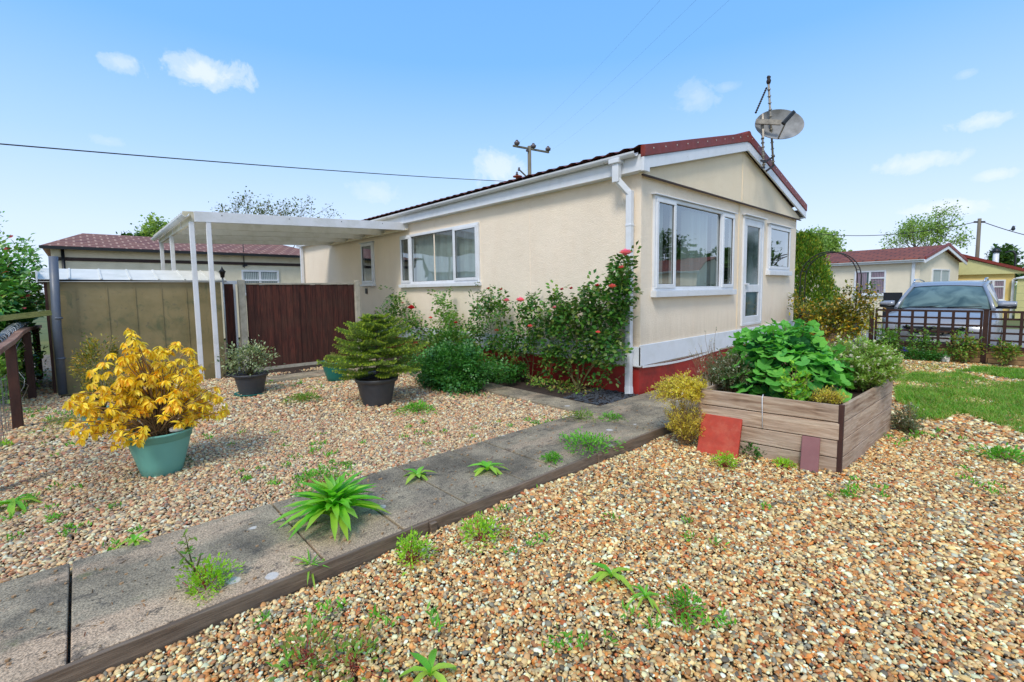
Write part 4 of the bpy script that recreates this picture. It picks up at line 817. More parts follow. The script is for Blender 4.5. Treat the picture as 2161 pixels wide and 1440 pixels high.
# cream bungalow on the right with porch roof, yellow bungalow beyond it
b = bungalow('cream bungalow with terracotta roof and small porch gable beyond the parked car', (26.0, 2.85, 0), rad(-10), 5.0, 8.5, 2.52, 3.15, 'cream_far', 'roof_far', z0=-.2, name='cream_bungalow')
wf1 = wallframe((0, 0, 0), (0, 1, 0), (-1, 0, 0)); far_window(b, wf1, 1.15, 2.35, 1.25, 2.32, muls=(1.75,), cur='split')
wf2 = wallframe((0, 0, 0), (1, 0, 0), (0, -1, 0)); far_window(b, wf2, 1.4, 3.6, 1.5, 2.35, muls=(2.5,), tr=False, cur='net')
mb = MB(); mb.box((-.08, .15, .1), (0., .25, 2.6)); mb.build('downpipe', 'white_plastic', b)
mb = MB(); mb.box((1.6, 6.0, 3.0), (2.2, 6.7, 3.62)); mb.box((1.5, 5.9, 3.62), (2.3, 6.8, 3.7)); ch = mb.build('chimney', 'cream_far', b); mb = MB(); mb.tube([(1.9, 6.35, 3.7), (1.9, 6.35, 4.1)], .08, 8); mb.lathe([(.16, 4.1), (.16, 4.14), (0, 4.2)], 8, (1.9, 6.35, 0)); mb.build('chimney_pot', 'wire_black', ch)
b = thing('yellow_bungalow', 'yellow bungalow with long low dark red verge at the right edge', 'bungalow', (32, 0, -.3))
mb = MB(); mb.box((0, .15, 0), (8, 5.6, 2.25)); mb.build('wall', 'yellow_far', b, fix=False)
mb = MB(); mb.prism([(-.15, -.35, 2.22), (-.15, 5.9, 2.22), (-.15, 3.0, 3.42)], (.16, 0, 0)); mb.build('gable_panel', 'panel_yellow', b, fix=False)
mb = MB(); mb.prism([(-.25, -.6, 2.12), (-.25, 3.0, 3.5), (-.25, 6.2, 2.12), (-.25, 6.2, 2.26), (-.25, 3.0, 3.64), (-.25, -.6, 2.26)], (8, 0, 0)); mb.build('roof', 'verge_red', b)
wf3 = wallframe((0, 0, 0), (0, 1, 0), (-1, 0, 0)); far_window(b, wf3, .42, 2.5, .98, 1.95, muls=(.82, 1.75), tr=True)
mb = MB(); mb.bar((-.1, .18, 0), (-.1, .18, 1.95), .09, .09); mb.bar((-.1, .18, 1.95), (-.1, -.6, 2.2), .09, .09); mb.build('downpipe', 'white_plastic', b)
t = thing('garden_shed', 'pale yellow boarded outbuilding cut off by the right edge', 'shed', (31.6, -1.0, -.3)); mb = MB()
for i in range(6): mb.box((0, -.4, .0+i*.33), (.04, 1.05, .32+i*.33))
mb.build('wall', 'panel_yellow', t); mb = MB(); mb.box((-.1, -.5, 1.98), (2, 1.1, 2.04)); mb.build('roof', 'white_trim', t)

b = bungalow('cream bungalow with red roof across the drive out of frame', (27, -13.5, 0), rad(-5), 6, 7, 2.5, 3.3, 'cream_far', 'roof_far', z0=-.2, name='cream_bungalow')
b = bungalow('white gabled home beyond the left hedge out of frame', (-16, 24, 0), rad(-60), 6, 10, 2.6, 3.9, 'white_trim', 'shed_roof', z0=-.2, name='white_bungalow')
# ------------------------------------------------------------------ parked car
K = thing('parked_car', 'silver-blue family estate car parked nose-on behind the brown trellis', 'car', (12.74, 1.13, -.14))
def sec(x, hw, zl, zs, zt, cr=.9):
    pts = [(hw*.80, zl), (hw*.97, zl+.06), (hw, (zl+zs)/2-.05), (hw*.985, zs-.12), (hw*.95, zs-.03), (hw*cr, zs+.0), (hw*.6, zt-.012), (hw*.25, zt)]
    return [(x, y, z) for y, z in pts]+[(x, -y, z) for y, z in reversed(pts)]
mb = MB(); st = [(-.0, .66, .34, .60, .66), (.03, .74, .26, .70, .76), (.10, .84, .22, .80, .87), (.28, .89, .20, .90, .965), (.6, .91, .2, .955, 1.02), (1.0, .915, .2, .99, 1.065), (1.3, .915, .2, 1.01, 1.09), (2.2, .915, .2, 1.04, 1.08), (3.4, .915, .2, 1.06, 1.09), (4.2, .90, .22, 1.08, 1.10), (4.52, .86, .26, 1.05, 1.08), (4.62, .78, .34, .95, 1.0)]
mb.loft([sec(*s) for s in st]); mb.build('body', 'car_paint', K)
def arc(x, hw, z, bow, n=11): return [(x+bow*(abs(2*k/(n-1)-1)**2), hw*(1-2*k/(n-1)), z-.035*abs(2*k/(n-1)-1)**2.5) for k in range(n)]
rc = [(1.98, .60, 1.575, .10), (2.15, .625, 1.635, .05), (2.6, .64, 1.675, .0), (3.2, .64, 1.675, 0), (3.9, .62, 1.63, -.02), (4.15, .60, 1.58, -.04)]
mb = MB(); up = [arc(x, w_, z, b_) for x, w_, z, b_ in rc]; mb.loft(up, closed=False, caps=False)
mb.loft([[(x, y, z-.03) for x, y, z in s] for s in up], closed=False, caps=False)
for s in (0, -1):   # cant rails and pillars
    sg = 1 if s == 0 else -1; mb.tube([(1.30, .80*sg, 1.06), (1.66, .72*sg, 1.30), (2.06, .615*sg, 1.545), (2.6, .645*sg, 1.63), (3.3, .645*sg, 1.635), (4.0, .625*sg, 1.57), (4.45, .72*sg, 1.08)], .036, 8)
    mb.tube([(3.7, .80*sg, 1.08), (3.9, .64*sg, 1.58)], .05, 6)
mb.build('roof', 'car_paint', K)
mb = MB(); base = arc(1.16, .785, 1.085, .22); top = arc(1.97, .60, 1.565, .10); rows = [[tuple(np.array(a)*(1-f)+np.array(b_)*f+np.array((-.03*math.sin(f*math.pi), 0, .03*math.sin(f*math.pi)))) for a, b_ in zip(base, top)] for f in np.linspace(0, 1, 7)]
mb.loft(rows, closed=False, caps=False); ws = mb.build('windscreen', 'screen_glass', K, fix=False)
mb = MB(); mb.bar((1.12, .55, 1.10), (1.24, -.05, 1.125), .02, .015); mb.bar((1.12, -.1, 1.105), (1.26, -.62, 1.115), .02, .015); mb.build('wiper', 'black_plastic', ws)
mb = MB(); mb.tube([tuple(np.array(p)+np.array((-.012, 0, .0))) for p in base], .014, 5); mb.tube([rows[i][0] for i in range(7)], .012, 5); mb.tube([rows[i][-1] for i in range(7)], .012, 5); mb.tube(top, .012, 5); mb.build('screen_seal', 'black_plastic', ws)
for sg in (1, -1):
    mb = MB(); mb.poly([(1.45, .83*sg, 1.07), (3.75, .82*sg, 1.10), (3.9, .655*sg, 1.56), (2.6, .665*sg, 1.60), (2.08, .65*sg, 1.52)]); mb.build('side_window', 'dark_glass', K, fix=False)
    mb = MB(); mb.tube([(2.25, .60*sg, 1.66), (2.4, .615*sg, 1.72), (3.2, .62*sg, 1.735), (3.9, .6*sg, 1.69), (4.0, .595*sg, 1.63)], .018, 6); mb.build('roof_rail', 'chrome', K)
    mb = MB(); mb.loft([[(1.50+dx, (.86+.27*f)*sg, 1.10+dz*(1-.15*f)+.01*f) for dx, dz in ((-.07+.03*f, .0), (-.085, .08), (-.02, .135), (.07, .12), (.08, .0))] for f in (0, .25, .6, .9, 1)]); mi = mb.build('wing_mirror', 'car_paint', K)
    mb = MB(); mb.loft([[(1.50+dx, (.85+.275*f)*sg, 1.085+dz) for dx, dz in ((-.08, .0), (-.09, .045), (.08, .045), (.085, -.02))] for f in (0, .5, 1)]); mb.bar((1.53, .80*sg, 1.08), (1.52, .9*sg, 1.10), .08, .04); mb.build('mirror_base', 'black_plastic', mi)
    mb = MB(); mb.loft([[(x, y*sg, z0), (x, y*sg, z1), (x+.06, y*sg, z1), (x+.06, y*sg, z0)] for x, y, z0, z1 in ((.035, .46, .70, .76), (.055, .62, .68, .80), (.11, .78, .70, .85), (.27, .885, .76, .89))]); mb.build('headlight', 'headlight_glass', K, bevel=.008)
    mb = MB(); mb.box((.0, .52*sg, .36), (.10, .72*sg, .46)); mb.build('fog_lamp', 'chrome', K, bevel=.02)
    for wx in (.88, 3.58):
        mb = MB(); mb.lathe([(.19, -.10), (.33, -.11), (.355, -.07), (.355, .07), (.33, .11), (.19, .10)], 28); mb.v = [(wx+a, .80*sg+c, .355+b_) for a, b_, c in mb.v]; ty = mb.build('wheel', 'rubber', K)
        mb = MB(); mb.lathe([(.0, .085), (.06, .09), (.19, .10), (.20, .07)], 20)
        mb.v = [(wx+a, .80*sg+c*sg, .355+b_) for a, b_, c in mb.v]; mb.build('rim', 'galvanised', ty)
mb = MB(); mb.prism([(-.015, .5, .74), (-.015, -.5, .74), (-.02, -.36, .60), (-.02, .36, .60)], (.08, 0, 0)); gk = mb.build('grille', 'car_trim', K, bevel=.008)
mb = MB(); mb.bar((-.03, .44, .76), (-.03, .13, .60), .035, .03); mb.bar((-.03, -.44, .76), (-.03, -.13, .60), .035, .03); mb.bar((-.03, .14, .60), (-.03, -.14, .60), .035, .03); mb.tube([(-.035, 0, .70), (-.04, 0, .70)], .055, 16); mb.build('grille_badge', 'chrome', gk)
mb = MB(); mb.box((-.01, -.60, .22), (.10, .60, .40)); mb.build('air_intake', 'car_trim', K, bevel=.02)
mb = MB(); mb.box((-.035, .0-.26, .44), (-.02, .26, .55)); pl = mb.build('number_plate', 'plate_white', K, bevel=.004)
def text(body, size, loc_, rot, mat, parent, name='lettering'):
    cu = bpy.data.curves.new(name, 'FONT'); cu.body = body; cu.size = size; cu.extrude = .001; cu.offset = .002; tmp = bpy.data.objects.new(name, cu); C.objects.link(tmp); bpy.context.view_layer.update()
    me = bpy.data.meshes.new_from_object(tmp); bpy.data.objects.remove(tmp); o = bpy.data.objects.new(name, me); me.materials.append(M[mat]); lnk(o, parent); o.location = loc_; o.rotation_euler = rot; return o
text('KE14', .115, (-.038, .235, .455), (rad(90), 0, rad(-90)), 'black_plastic', pl)

# ------------------------------------------------------------------ trellis, low walls, arch, gate
TX = 12.3
t = thing('low_wall', 'low mossy yellow-brown brick wall carrying the brown trellis', 'wall', (TX, -1.6, -.1)); mb = MB(); mb.box((-.02, -1.5, 0), (.12, 3.65, .33)); mb.build('brickwork', 'wall_brick', t); mb = MB(); mb.box((-.04, -1.5, .332), (.14, 3.66, .362)); mb.build('coping', 'wood_red_brown', t)
t = thing('retaining_wall', 'short stone wall with a pale coping behind the variegated shrub', 'wall', (11.9, 3.02, -.1)); mb = MB(); mb.box((-.3, 0, 0), (3.1, .2, .52)); mb.build('brickwork', 'wall_brick', t); mb = MB(); mb.box((-.34, -.03, .521), (3.12, .24, .57)); mb.build('coping', 'concrete_post', t, bevel=.01)
def trellis(y0, y1, label, n, grp='trellis panels on the low wall'):
    t = thing('garden_trellis', label, 'trellis', (TX-.03, y0, .262), 0, grp); L_ = y1-y0
    mb = MB(); mb.box((0, 0, 0), (.035, L_, .05)); mb.box((0, 0, .66), (.035, L_, .70)); mb.box((0, 0, .05), (.035, .035, .66)); mb.box((0, L_-.035, .05), (.035, L_, .66)); mb.build('frame', 'trellis_brown', t)
    mb = MB()
    for i in range(1, n): y = L_*i/n; mb.box((-.004, y-.022, .05), (.012, y+.022, .66))
    for i in range(1, 5): z = .66*i/5+.02+R_.uniform(-.006, .006); mb.box((.013, .03, z-.018), (.028, L_-.03, z+.018))
    mb.build('lattice', 'trellis_brown', t)
trellis(.42, 2.02, 'longer brown lattice trellis panel in front of the parked car', 8); trellis(-1.30, .34, 'brown lattice trellis panel running out of frame on the right', 8)
for y, lb in ((.38, 'dark brown trellis post between the two lattice panels'), (2.08, 'dark brown trellis post at the left end of the lattice')):
    mb = MB(); mb.box((-.04, -.035, 0), (.04, .035, 1.02)); mb.box((-.045, -.04, 1.02), (.045, .04, 1.04)); tag(mb.build('trellis_post', 'trellis_brown', loc=(TX-.0, y, -.05)), lb, 'post')
# arch: two hoops with rungs
t = thing('garden_arch', 'rusty black metal rose arch beside the golden conifer', 'garden arch', (12.9, 3.0, -.08)); hw = .56
for dx in (-.19, .19):
    mb = MB(); pts = [(dx, hw, 0), (dx, hw, 1.72)]+[(dx, hw*math.cos(a), 1.72+.60*math.sin(a)) for a in np.linspace(.12, math.pi-.12, 14)]+[(dx, -hw, 1.72), (dx, -hw, 0)]; mb.tube(pts, .012, 6); mb.build('hoop', 'rust_iron', t)
mb = MB()
for s in (1, -1):
    for z in (.3, .6, .9, 1.2, 1.5): mb.tube([(-.19, hw*s, z), (.19, hw*s, z)], .007, 5)
for a in np.linspace(.3, math.pi-.3, 7): mb.tube([(-.19, hw*math.cos(a), 1.72+.6*math.sin(a)), (.19, hw*math.cos(a), 1.72+.6*math.sin(a))], .007, 5)
mb.build('rung', 'rust_iron', t)
o = MB(); o.box((-.05, -.05, 0), (.05, .05, .78)); tag(o.build('short_post', 'slate_pipe', loc=(12.6, 2.42, -.1), bevel=.005), 'blue-grey square post at the foot of the arch', 'post')
t = thing('iron_gate', 'small black wrought iron gate with scrolls at the home corner', 'gate', (11.05, 3.1, 0)); mb = MB()
for i in range(7): x = i*.12; mb.tube([(x, 0, .05), (x, 0, .80+.12*math.sin(i/6*math.pi))], .008, 5)
mb.tube([(0, 0, .12), (.72, 0, .12)], .009, 5); mb.tube([(0, 0, .74), (.72, 0, .74)], .009, 5); mb.build('bars', 'rust_iron', t)
mb = MB()
for i in range(6): c = .06+i*.12; mb.tube([(c+.045*math.cos(a)*(1-a/14), 0, .83+.045*math.sin(a)*(1-a/14)) for a in np.linspace(0, 9, 16)], .006, 5)
mb.build('scroll', 'rust_iron', t)

# ------------------------------------------------------------------ raised planter
PZ = -.06; c1 = G(1487, 960, -.03); P0 = np.array([4.36, .90]); P1 = np.array([4.21, 1.96]); P2 = np.array([6.0, .83]); P3_ = np.array([5.9, 1.94])
t = thing('raised_planter', 'raised planter box of weathered horizontal planks full of plants', 'planter', (P0[0], P0[1], PZ))
def plank_side(A_, B_, nm, mat, n=4, h=.575):
    d = B_-A_; L_ = np.linalg.norm(d); ang = math.atan2(d[1], d[0]); mb = MB(); hh = h/n
    for i in range(n): z = i*hh; mb.box((0, -.014+R_.uniform(-.003, .003), z+.004), (L_, .014, z+hh-.004))
    o = mb.build(nm, mat, t, bevel=.004); o.location = (A_[0]-P0[0], A_[1]-P0[1], 0); o.rotation_euler = (0, 0, ang); return o
for a, b_, mt_ in ((P1, P0, 'planter_wood_x'), (P0, P2, 'planter_wood_x'), (P3_, P2, 'planter_wood_x'), (P1, P3_, 'planter_wood_x')): plank_side(a, b_, 'side_panel', mt_)
mb = MB(); mb.box((-.018, -.018, 0), (.016, .016, .578)); mb.build('corner_post', 'wood_red_brown', t, bevel=.003)
mb = MB(); q = P1-P0; mb.box((q[0]-.018, q[1]-.01, 0), (q[0]+.016, q[1]+.02, .578)); mb.build('corner_post', 'planter_wood_y', t, bevel=.003)
mb = MB(); z = .50; mb.poly([(.02, .02, z), (P2[0]-P0[0]-.02, P2[1]-P0[1]+.03, z), (P3_[0]-P0[0]-.02, P3_[1]-P0[1]-.02, z), (P1[0]-P0[0]+.03, P1[1]-P0[1]-.02, z)]); mb.build('soil', 'soil', t, fix=False)
mb = MB(); q = (P1-P0)*.52; mb.tube([(q[0]+.0, q[1], .585), (q[0]-.022, q[1], .56), (q[0]-.024, q[1]-.01, .30)], .004, 5); mb.build('cord', 'white_plastic', t)
# leaning paving tiles
def leaning(name, label, pa, pb, h, mat, lean, th=.035):
    pa, pb = np.array([*pa, PZ+.005]), np.array([*pb, PZ+.005]); d = pb-pa; n = nrm([-d[1], d[0], 0]); n = n if n[0] > 0 else -n
    up = nrm(np.array([0, 0, 1])*math.cos(lean)+n*math.sin(lean)); nn = np.cross(nrm(d), up); nn = nn if nn[0] > 0 else -nn
    mb = MB(); o = pa; q = [np.zeros(3), d, d+up*h, up*h]; mb.prism([tuple(x) for x in q], nn*th); return tag(mb.build(name, mat, bevel=.006, loc=tuple(o)), label, 'paving tile')
leaning('paving_tile', 'large square orange-red tile leaning on the planter', (4.06, 1.93), (4.10, 1.585), .37, 'tile_red', rad(21))
leaning('paving_slab', 'small dusky pink rectangular tile leaning near the planter corner', (4.205, 1.135), (4.225, 1.01), .30, 'tile_plum', rad(17), .03)

# planter plants
def ppos(px, py, x): return PX(px, py, x)
t = thing('mallow', 'big leafy mallow with lobed bright green leaves in the planter centre', 'plant', (4.92, 1.52, .42))
c = np.array([4.92, 1.52, .50]); N = 720; d0 = rdir(N, .25); d0[:, 2] = np.abs(d0[:, 2]); d0 = nrm_rows(d0); rr = (.62+.38*RN.random((N, 1))**.7)
bump = 1+.14*np.sin(d0[:, :1]*7+1)*np.cos(d0[:, 1:2]*6+2)
pos = c+d0*rr*bump*np.array([.50, .50, .60]); dd = d0*np.array([1, 1, .15])+RN.normal(0, .28, (N, 3)); dd[:, 2] -= .25*(1-d0[:, 2]); upn = d0*1.3+np.array([0, 0, .35])+RN.normal(0, .22, (N, 3))
ln = RN.uniform(.075, .135, N)*(1.12-.35*d0[:, 2]); leaves('foliage', pos-np.array([4.92, 1.52, .42]), dd, ln, ln*1.02, 'leaf_mallow', 'mallow', t, up=upn, curl=.12)
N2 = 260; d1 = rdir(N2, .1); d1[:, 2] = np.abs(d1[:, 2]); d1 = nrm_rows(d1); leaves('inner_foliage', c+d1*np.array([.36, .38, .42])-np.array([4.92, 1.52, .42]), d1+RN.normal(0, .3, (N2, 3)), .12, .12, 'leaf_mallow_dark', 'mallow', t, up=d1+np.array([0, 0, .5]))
mb = MB(); stems(mb, (0, 0, 0), (pos[::14]-np.array([4.92, 1.52, .42])), .006, .003, 4, .03, .02); mb.build('stem', 'cane', t, fix=False)
def feathery(name, label, cat, base, h, spread, nst, leafn, mat, stemm='pale_stem', flower=None, nf=0, lean=(0, 0, 0), ls=.02, lw=.35, fs=.016, group=None, shape='quad', minz=None):
    """loose clump of fine branching stems with small leaves and flower heads"""
    b = np.array(base, float); t = thing(name, label, cat, tuple(b), 0, group); mb = MB(); P = []; D_ = []; tips = []
    for i in range(nst):
        a = RN.random()*6.283; s = spread*math.sqrt(RN.random()); tip = np.array([math.cos(a)*s, math.sin(a)*s, h*(.35+.75*RN.random())*(1.1-.45*(s/spread)**2)])+np.array(lean)*(.5+RN.random()); b0 = np.array([math.cos(a)*s*.3, math.sin(a)*s*.3, 0])
        pts = [b0*(1-f)+tip*f+np.array([0, 0, 1])*.12*h*math.sin(f*math.pi)+RN.normal(0, .012, 3)*f for f in np.linspace(0, 1, 5)]; mb.tube(pts, [.0022, .002, .0018, .0015, .001], 3, cap=False); tips.append(pts[-1])
        for k in range(leafn):
            f = .15+.85*RN.random(); i0 = min(3, int(f*4)); q = pts[i0]*(1-(f*4-i0))+pts[i0+1]*(f*4-i0); dv = rdir(1, .4)[0]; off = RN.random()*.05*(1.1-f); P.append(q+dv*off); D_.append(dv)
        for k in range(2):
            q = pts[3]+RN.normal(0, .035, 3); mb.tube([pts[2], q], [.0014, .001], 3, cap=False); tips.append(q)
    P = np.array(P); D_ = np.array(D_)
    if minz is not None: P[:, 2] = np.maximum(P[:, 2], minz)
    l_ = ls*(.6+.8*RN.random(len(P))); leaves('foliage', P, D_, l_, l_*lw, mat, shape, t); mb.build('stem', stemm, t, fix=False)
    if flower:
        T = np.array(tips); idx = RN.integers(0, len(T), nf); Q = np.repeat(T[idx], 6, axis=0)+RN.normal(0, .003, (nf*6, 3)); dv = rdir(nf*6, .5); leaves('flower', Q, dv, fs*.6, fs*.5, flower, 'quad', t)
    return t
feathery('daisy_clump', 'feathery light green plant with small white flowers at the right of the planter', 'plant', (5.52, 1.02, .44), .46, .36, 300, 60, 'leaf_feather', flower='petal_white', nf=620, fs=.026, ls=.036)
feathery('feverfew', 'grey-green wispy plant with faded seed heads at the left of the planter', 'plant', (4.58, 1.86, .44), .40, .26, 190, 46, 'leaf_greygreen', flower='petal_white', nf=120, ls=.024)
feathery('dry_grass_sprays', 'thin brown airy seed sprays rising behind the planter left side', 'plant', (4.62, 2.05, .40), .56, .26, 46, 5, 'leaf_greygreen', flower='petal_white', nf=60, ls=.014, fs=.012)
feathery('golden_sprawl', 'golden-yellow wispy plant spilling over the left corner of the planter', 'plant', (4.26, 2.06, .42), .24, .25, 340, 44, 'leaf_gold', flower='petal_white', nf=40, lean=(-.10, .11, -.08), ls=.024)
feathery('golden_trail', 'yellow stems trailing down the outside corner of the planter', 'plant', (4.14, 2.08, .0), .44, .20, 150, 34, 'leaf_gold', ls=.018)
feathery('golden_tuft', 'small golden tuft at the front corner of the planter', 'plant', (4.50, 1.02, .47), .14, .13, 60, 24, 'leaf_gold', ls=.02)
feathery('lime_stems', 'pale lime flowering stems in front of the mallow', 'plant', (4.46, 1.26, .44), .34, .13, 34, 18, 'leaf_sedum', ls=.03, shape='oval', lw=.5)
feathery('side_weed', 'grey-green sprawling weed against the right side of the planter', 'plant', (6.05, .70, -.05), .28, .16, 60, 30, 'leaf_greygreen', flower='petal_white', nf=40, ls=.025)

# ------------------------------------------------------------------ pots
def pot(name, label, x, y, r, h, mat, prof='round', tilt=0, z=0., saucer=None, group=None):
    t = thing(name, label, 'plant pot', (x, y, z), 0, group)
    if prof == 'round': pr = [(0, .0), (r*.52, .0), (r*.56, .008), (r*.66, h*.28), (r*.80, h*.62), (r*.86, h*.80), (r*.865, h*.815), (r*.90, h*.82), (r*.905, h*.93), (r*.99, h*.955), (r*1., h*.985), (r*.97, h), (r*.93, h*.995), (r*.88, h*.96), (r*.84, h*.85), (0, h*.85)]
    else: pr = [(0, 0), (r*.62, 0), (r*.64, .01), (r*.86, h*.84), (r*.865, h*.85), (r*.95, h*.87), (r*1., h*.96), (r*1., h), (r*.95, h), (r*.9, h*.9), (r*.86, h*.86), (0, h*.86)]
    mb = MB(); mb.lathe(pr, 48); mb.build('body', mat, t); mb = MB(); mb.lathe([(0, h*.90), (r*.87, h*.87)], 24); mb.build('compost', 'soil', t, fix=False)
    if saucer: mb = MB(); mb.lathe([(0, .004), (r*.82, .004), (r*.95, .03), (r*.92, .032), (r*.80, .012), (0, .012)], 40); mb.build('saucer', saucer, t)
    return t
YP = (.42, 4.74); pot('teal_pot', 'large teal round plastic pot holding the yellow-leaved shrub', YP[0], YP[1], .245, .375, 'teal_plastic', z=-.02)
mb = MB(); bm_ = [(YP[0]+.10+.055*math.cos(a)*RN.uniform(.8, 1.2), YP[1]-.13+.04*math.sin(a), .345) for a in np.linspace(0, 6.28, 9)[:-1]]; mb.prism(bm_, (0, 0, .035)); tag(mb.build('stone', 'rubble_white', bevel=.012), 'pale stone lying on the compost of the large teal pot', 'stone')
g2 = G(228, 906, 0); pot('teal_pot', 'second teal pot half hidden behind the yellow shrub', g2[0]-.02, g2[1]+.12, .22, .22, 'teal_plastic', z=-.02)
shrub('conifer_shrub', 'bronze-brown small conifer behind the yellow shrub', 'plant', (g2[0]-.03, g2[1]+.12, .62), (.20, .20, .36), 2600, 34, .035, 'leaf_holly', base=(g2[0]-.03, g2[1]+.12, .18), shape='quad', wr=.3, flat=.25)
pot('grey_pot', 'charcoal pot on a teal saucer with a variegated shrub', 1.76, 7.50, .24, .31, 'dark_plastic', 'cone', saucer='green_pot', z=0)
pot('green_pot', 'bright green pot by the end of the brown fence panel', 3.06, 7.62, .245, .34, 'green_pot', z=-.01)
pot('grey_pot', 'charcoal pot holding the small fir tree', 2.78, 5.62, .275, .36, 'dark_plastic', 'cone', z=-.01)
t = thing('empty_pot', 'dark grey pot rim showing behind the fir tree pot', 'plant pot', (2.95, 6.1, -.01)); mb = MB(); mb.lathe([(0, 0), (.16, 0), (.22, .28), (.24, .28), (.24, .33), (.22, .33), (.2, .26), (0, .26)], 32); mb.build('body', 'dark_plastic', t)
feathery('potted_grass', 'pale dry tufty plant in the bright green pot', 'plant', (3.04, 7.6, .28), .14, .18, 90, 16, 'grass_dry', ls=.05, lw=.15)
# yellow shrub: whorls of drooping leaves at the branch tips
t = thing('yellow_shrub', 'sprawling shrub with glowing yellow and orange leaves in the large teal pot', 'shrub', (YP[0], YP[1], .30)); b = np.array([YP[0], YP[1], .30])
tips = []
ex = [(150, 905), (165, 925), (235, 940), (255, 915), (278, 700), (262, 722), (285, 742), (272, 712), (282, 716), (268, 735), (290, 728), (276, 748), (262, 752), (455, 830), (460, 815), (185, 850), (140, 890), (440, 850), (370, 725), (400, 735), (335, 730), (345, 745), (425, 770), (190, 780), (170, 830), (230, 745), (290, 930), (300, 915), (265, 930)]
for (px, py) in ex: tips.append(PY(px, py, YP[1]-.12+RN.normal(0, .08)))
while len(tips) < 400:
    a = RN.random()*6.283; e_ = RN.random(); th_ = math.acos(1-1.2*RN.random()); r_ = .40+.65*RN.random()**.6
    r_ *= 1+.22*math.sin(a*3+1)*math.sin(th_*4)+RN.normal(0, .07)
    q = b+np.array([math.cos(a)*math.sin(th_)*.47*r_-.02, math.sin(a)*math.sin(th_)*.44*r_+.03, math.cos(th_)*.60*r_+.14]); q[2] = max(q[2], .42)
    if q[2] < .56 and q[1] < b[1]-.05 and q[0] > b[0]-.25 and RN.random() < .75: continue
    tips.append(q)
P = []; D_ = []; Ls = []
for q in tips:
    out = nrm(np.array(q)-b+np.array([0, 0, .1])); n = RN.integers(10, 16); u1 = nrm(np.cross(out, [.3, .2, 1])); u2 = np.cross(out, u1)
    for k in range(n):
        a = k*2.4+RN.random()*.3; el = RN.uniform(-.45, .5); dv = u1*math.cos(a)+u2*math.sin(a)+out*el*.9+np.array([0, 0, -.45]); P.append(q-out*RN.random()*.03); D_.append(dv); Ls.append(RN.uniform(.042, .066))
P = np.array(P)-b; Ls = np.array(Ls); leaves('foliage', P, D_, Ls, Ls*.42, 'leaf_yellow', 'oval', t, curl=.35)
mb = MB()
for q in tips[::2]: q = np.array(q)-b; m_ = q*np.array([.35, .35, .62])+RN.normal(0, .03, 3); mb.tube([RN.normal(0, .03, 3)*np.array([1, 1, 0])+np.array([0, 0, -.02]), m_, q*.75+m_*.25+RN.normal(0, .015, 3), q], [.006, .005, .0035, .0025], 4, cap=False)
mb.build('branches', 'pale_stem', t, fix=False)
# variegated euonymus
shrub('euonymus', 'small variegated cream and green shrub in the charcoal pot', 'shrub', (1.76, 7.50, .52), (.30, .28, .24), 1500, 34, .04, 'leaf_varieg', base=(1.76, 7.50, .28), shape='oval', wr=.5, flat=.30, nst=26, spread=.35, r0=.006)
# fir tree in the pot
fb = np.array([2.80, 5.62, .30]); t = thing('fir_tree', 'small bushy fir tree with pale green tips in the charcoal pot', 'fir tree', tuple(fb)); mb = MB(); mb.tube([(0, 0, -.02), (.0, 0, .4), (.0, .02, .92)], [.022, .016, .006], 6)
P = []; D_ = []; TP = []; TD = []; nb = 64
for i in range(nb):
    f = (i+.5)/nb; z0 = .10+.74*f; a = i*2.39996+RN.normal(0, .2); L0 = (.62*(1-f**2.2)+.07)*RN.uniform(.5, 1.15); rise = .16+.25*f+RN.normal(0, .12)
    d = np.array([math.cos(a), math.sin(a), rise-(.10 if f < .2 else 0)]); p0 = np.array([0, 0, z0]); k = 9; prev = p0; pts = [p0]
    for j in range(1, k): g_ = j/(k-1); pts.append(p0+d*L0*g_+np.array([0, 0, -.10*L0*math.sin(g_*2.6)]))
    mb.tube(pts, [.006-.0045*j/(k-1) for j in range(k)], 4, cap=False)
    twigs = [(pts, 1.)]
    for j in range(2, k-1):
        for s in (-1, 1):
            sd_ = nrm(np.cross(d, [0, 0, 1]))*s; l2 = L0*.42*(1-j/k)+.05; tp = [pts[j]+(nrm(d)*.75+sd_*.75)*l2*g2_+np.array([0, 0, -.01]) for g2_ in (0, .5, 1)]; twigs.append((tp, .7)); mb.tube(tp, .002, 3, cap=False)
    for tp, sc_ in twigs:
        tp = np.array(tp); seg = len(tp)-1; n = int(np.linalg.norm(tp[-1]-tp[0])*430)
        g3 = RN.random(n)*.92+.08; ii = np.minimum((g3*seg).astype(int), seg-1); fr = (g3*seg-ii)[:, None]; q = tp[ii]*(1-fr)+tp[ii+1]*fr; ax = nrm(tp[-1]-tp[0]); dv = rdir(n, .25); dv = dv-np.outer(dv@ax, ax)*.8+ax*.55; P.append(q); D_.append(dv)
        TP.append(np.repeat(tp[-1:], 10, 0)); TD.append(rdir(10)*.7+ax*1.1)
P = np.concatenate(P); D_ = np.concatenate(D_); leaves('needles', P, D_, RN.uniform(.020, .034, len(P)), .0065, 'leaf_fir', 'quad', t); TP = np.concatenate(TP); TD = np.concatenate(TD); leaves('branch_tips', TP, TD, .026, .009, 'leaf_fir_tip', 'quad', t); mb.build('branches', 'bark', t, fix=False)

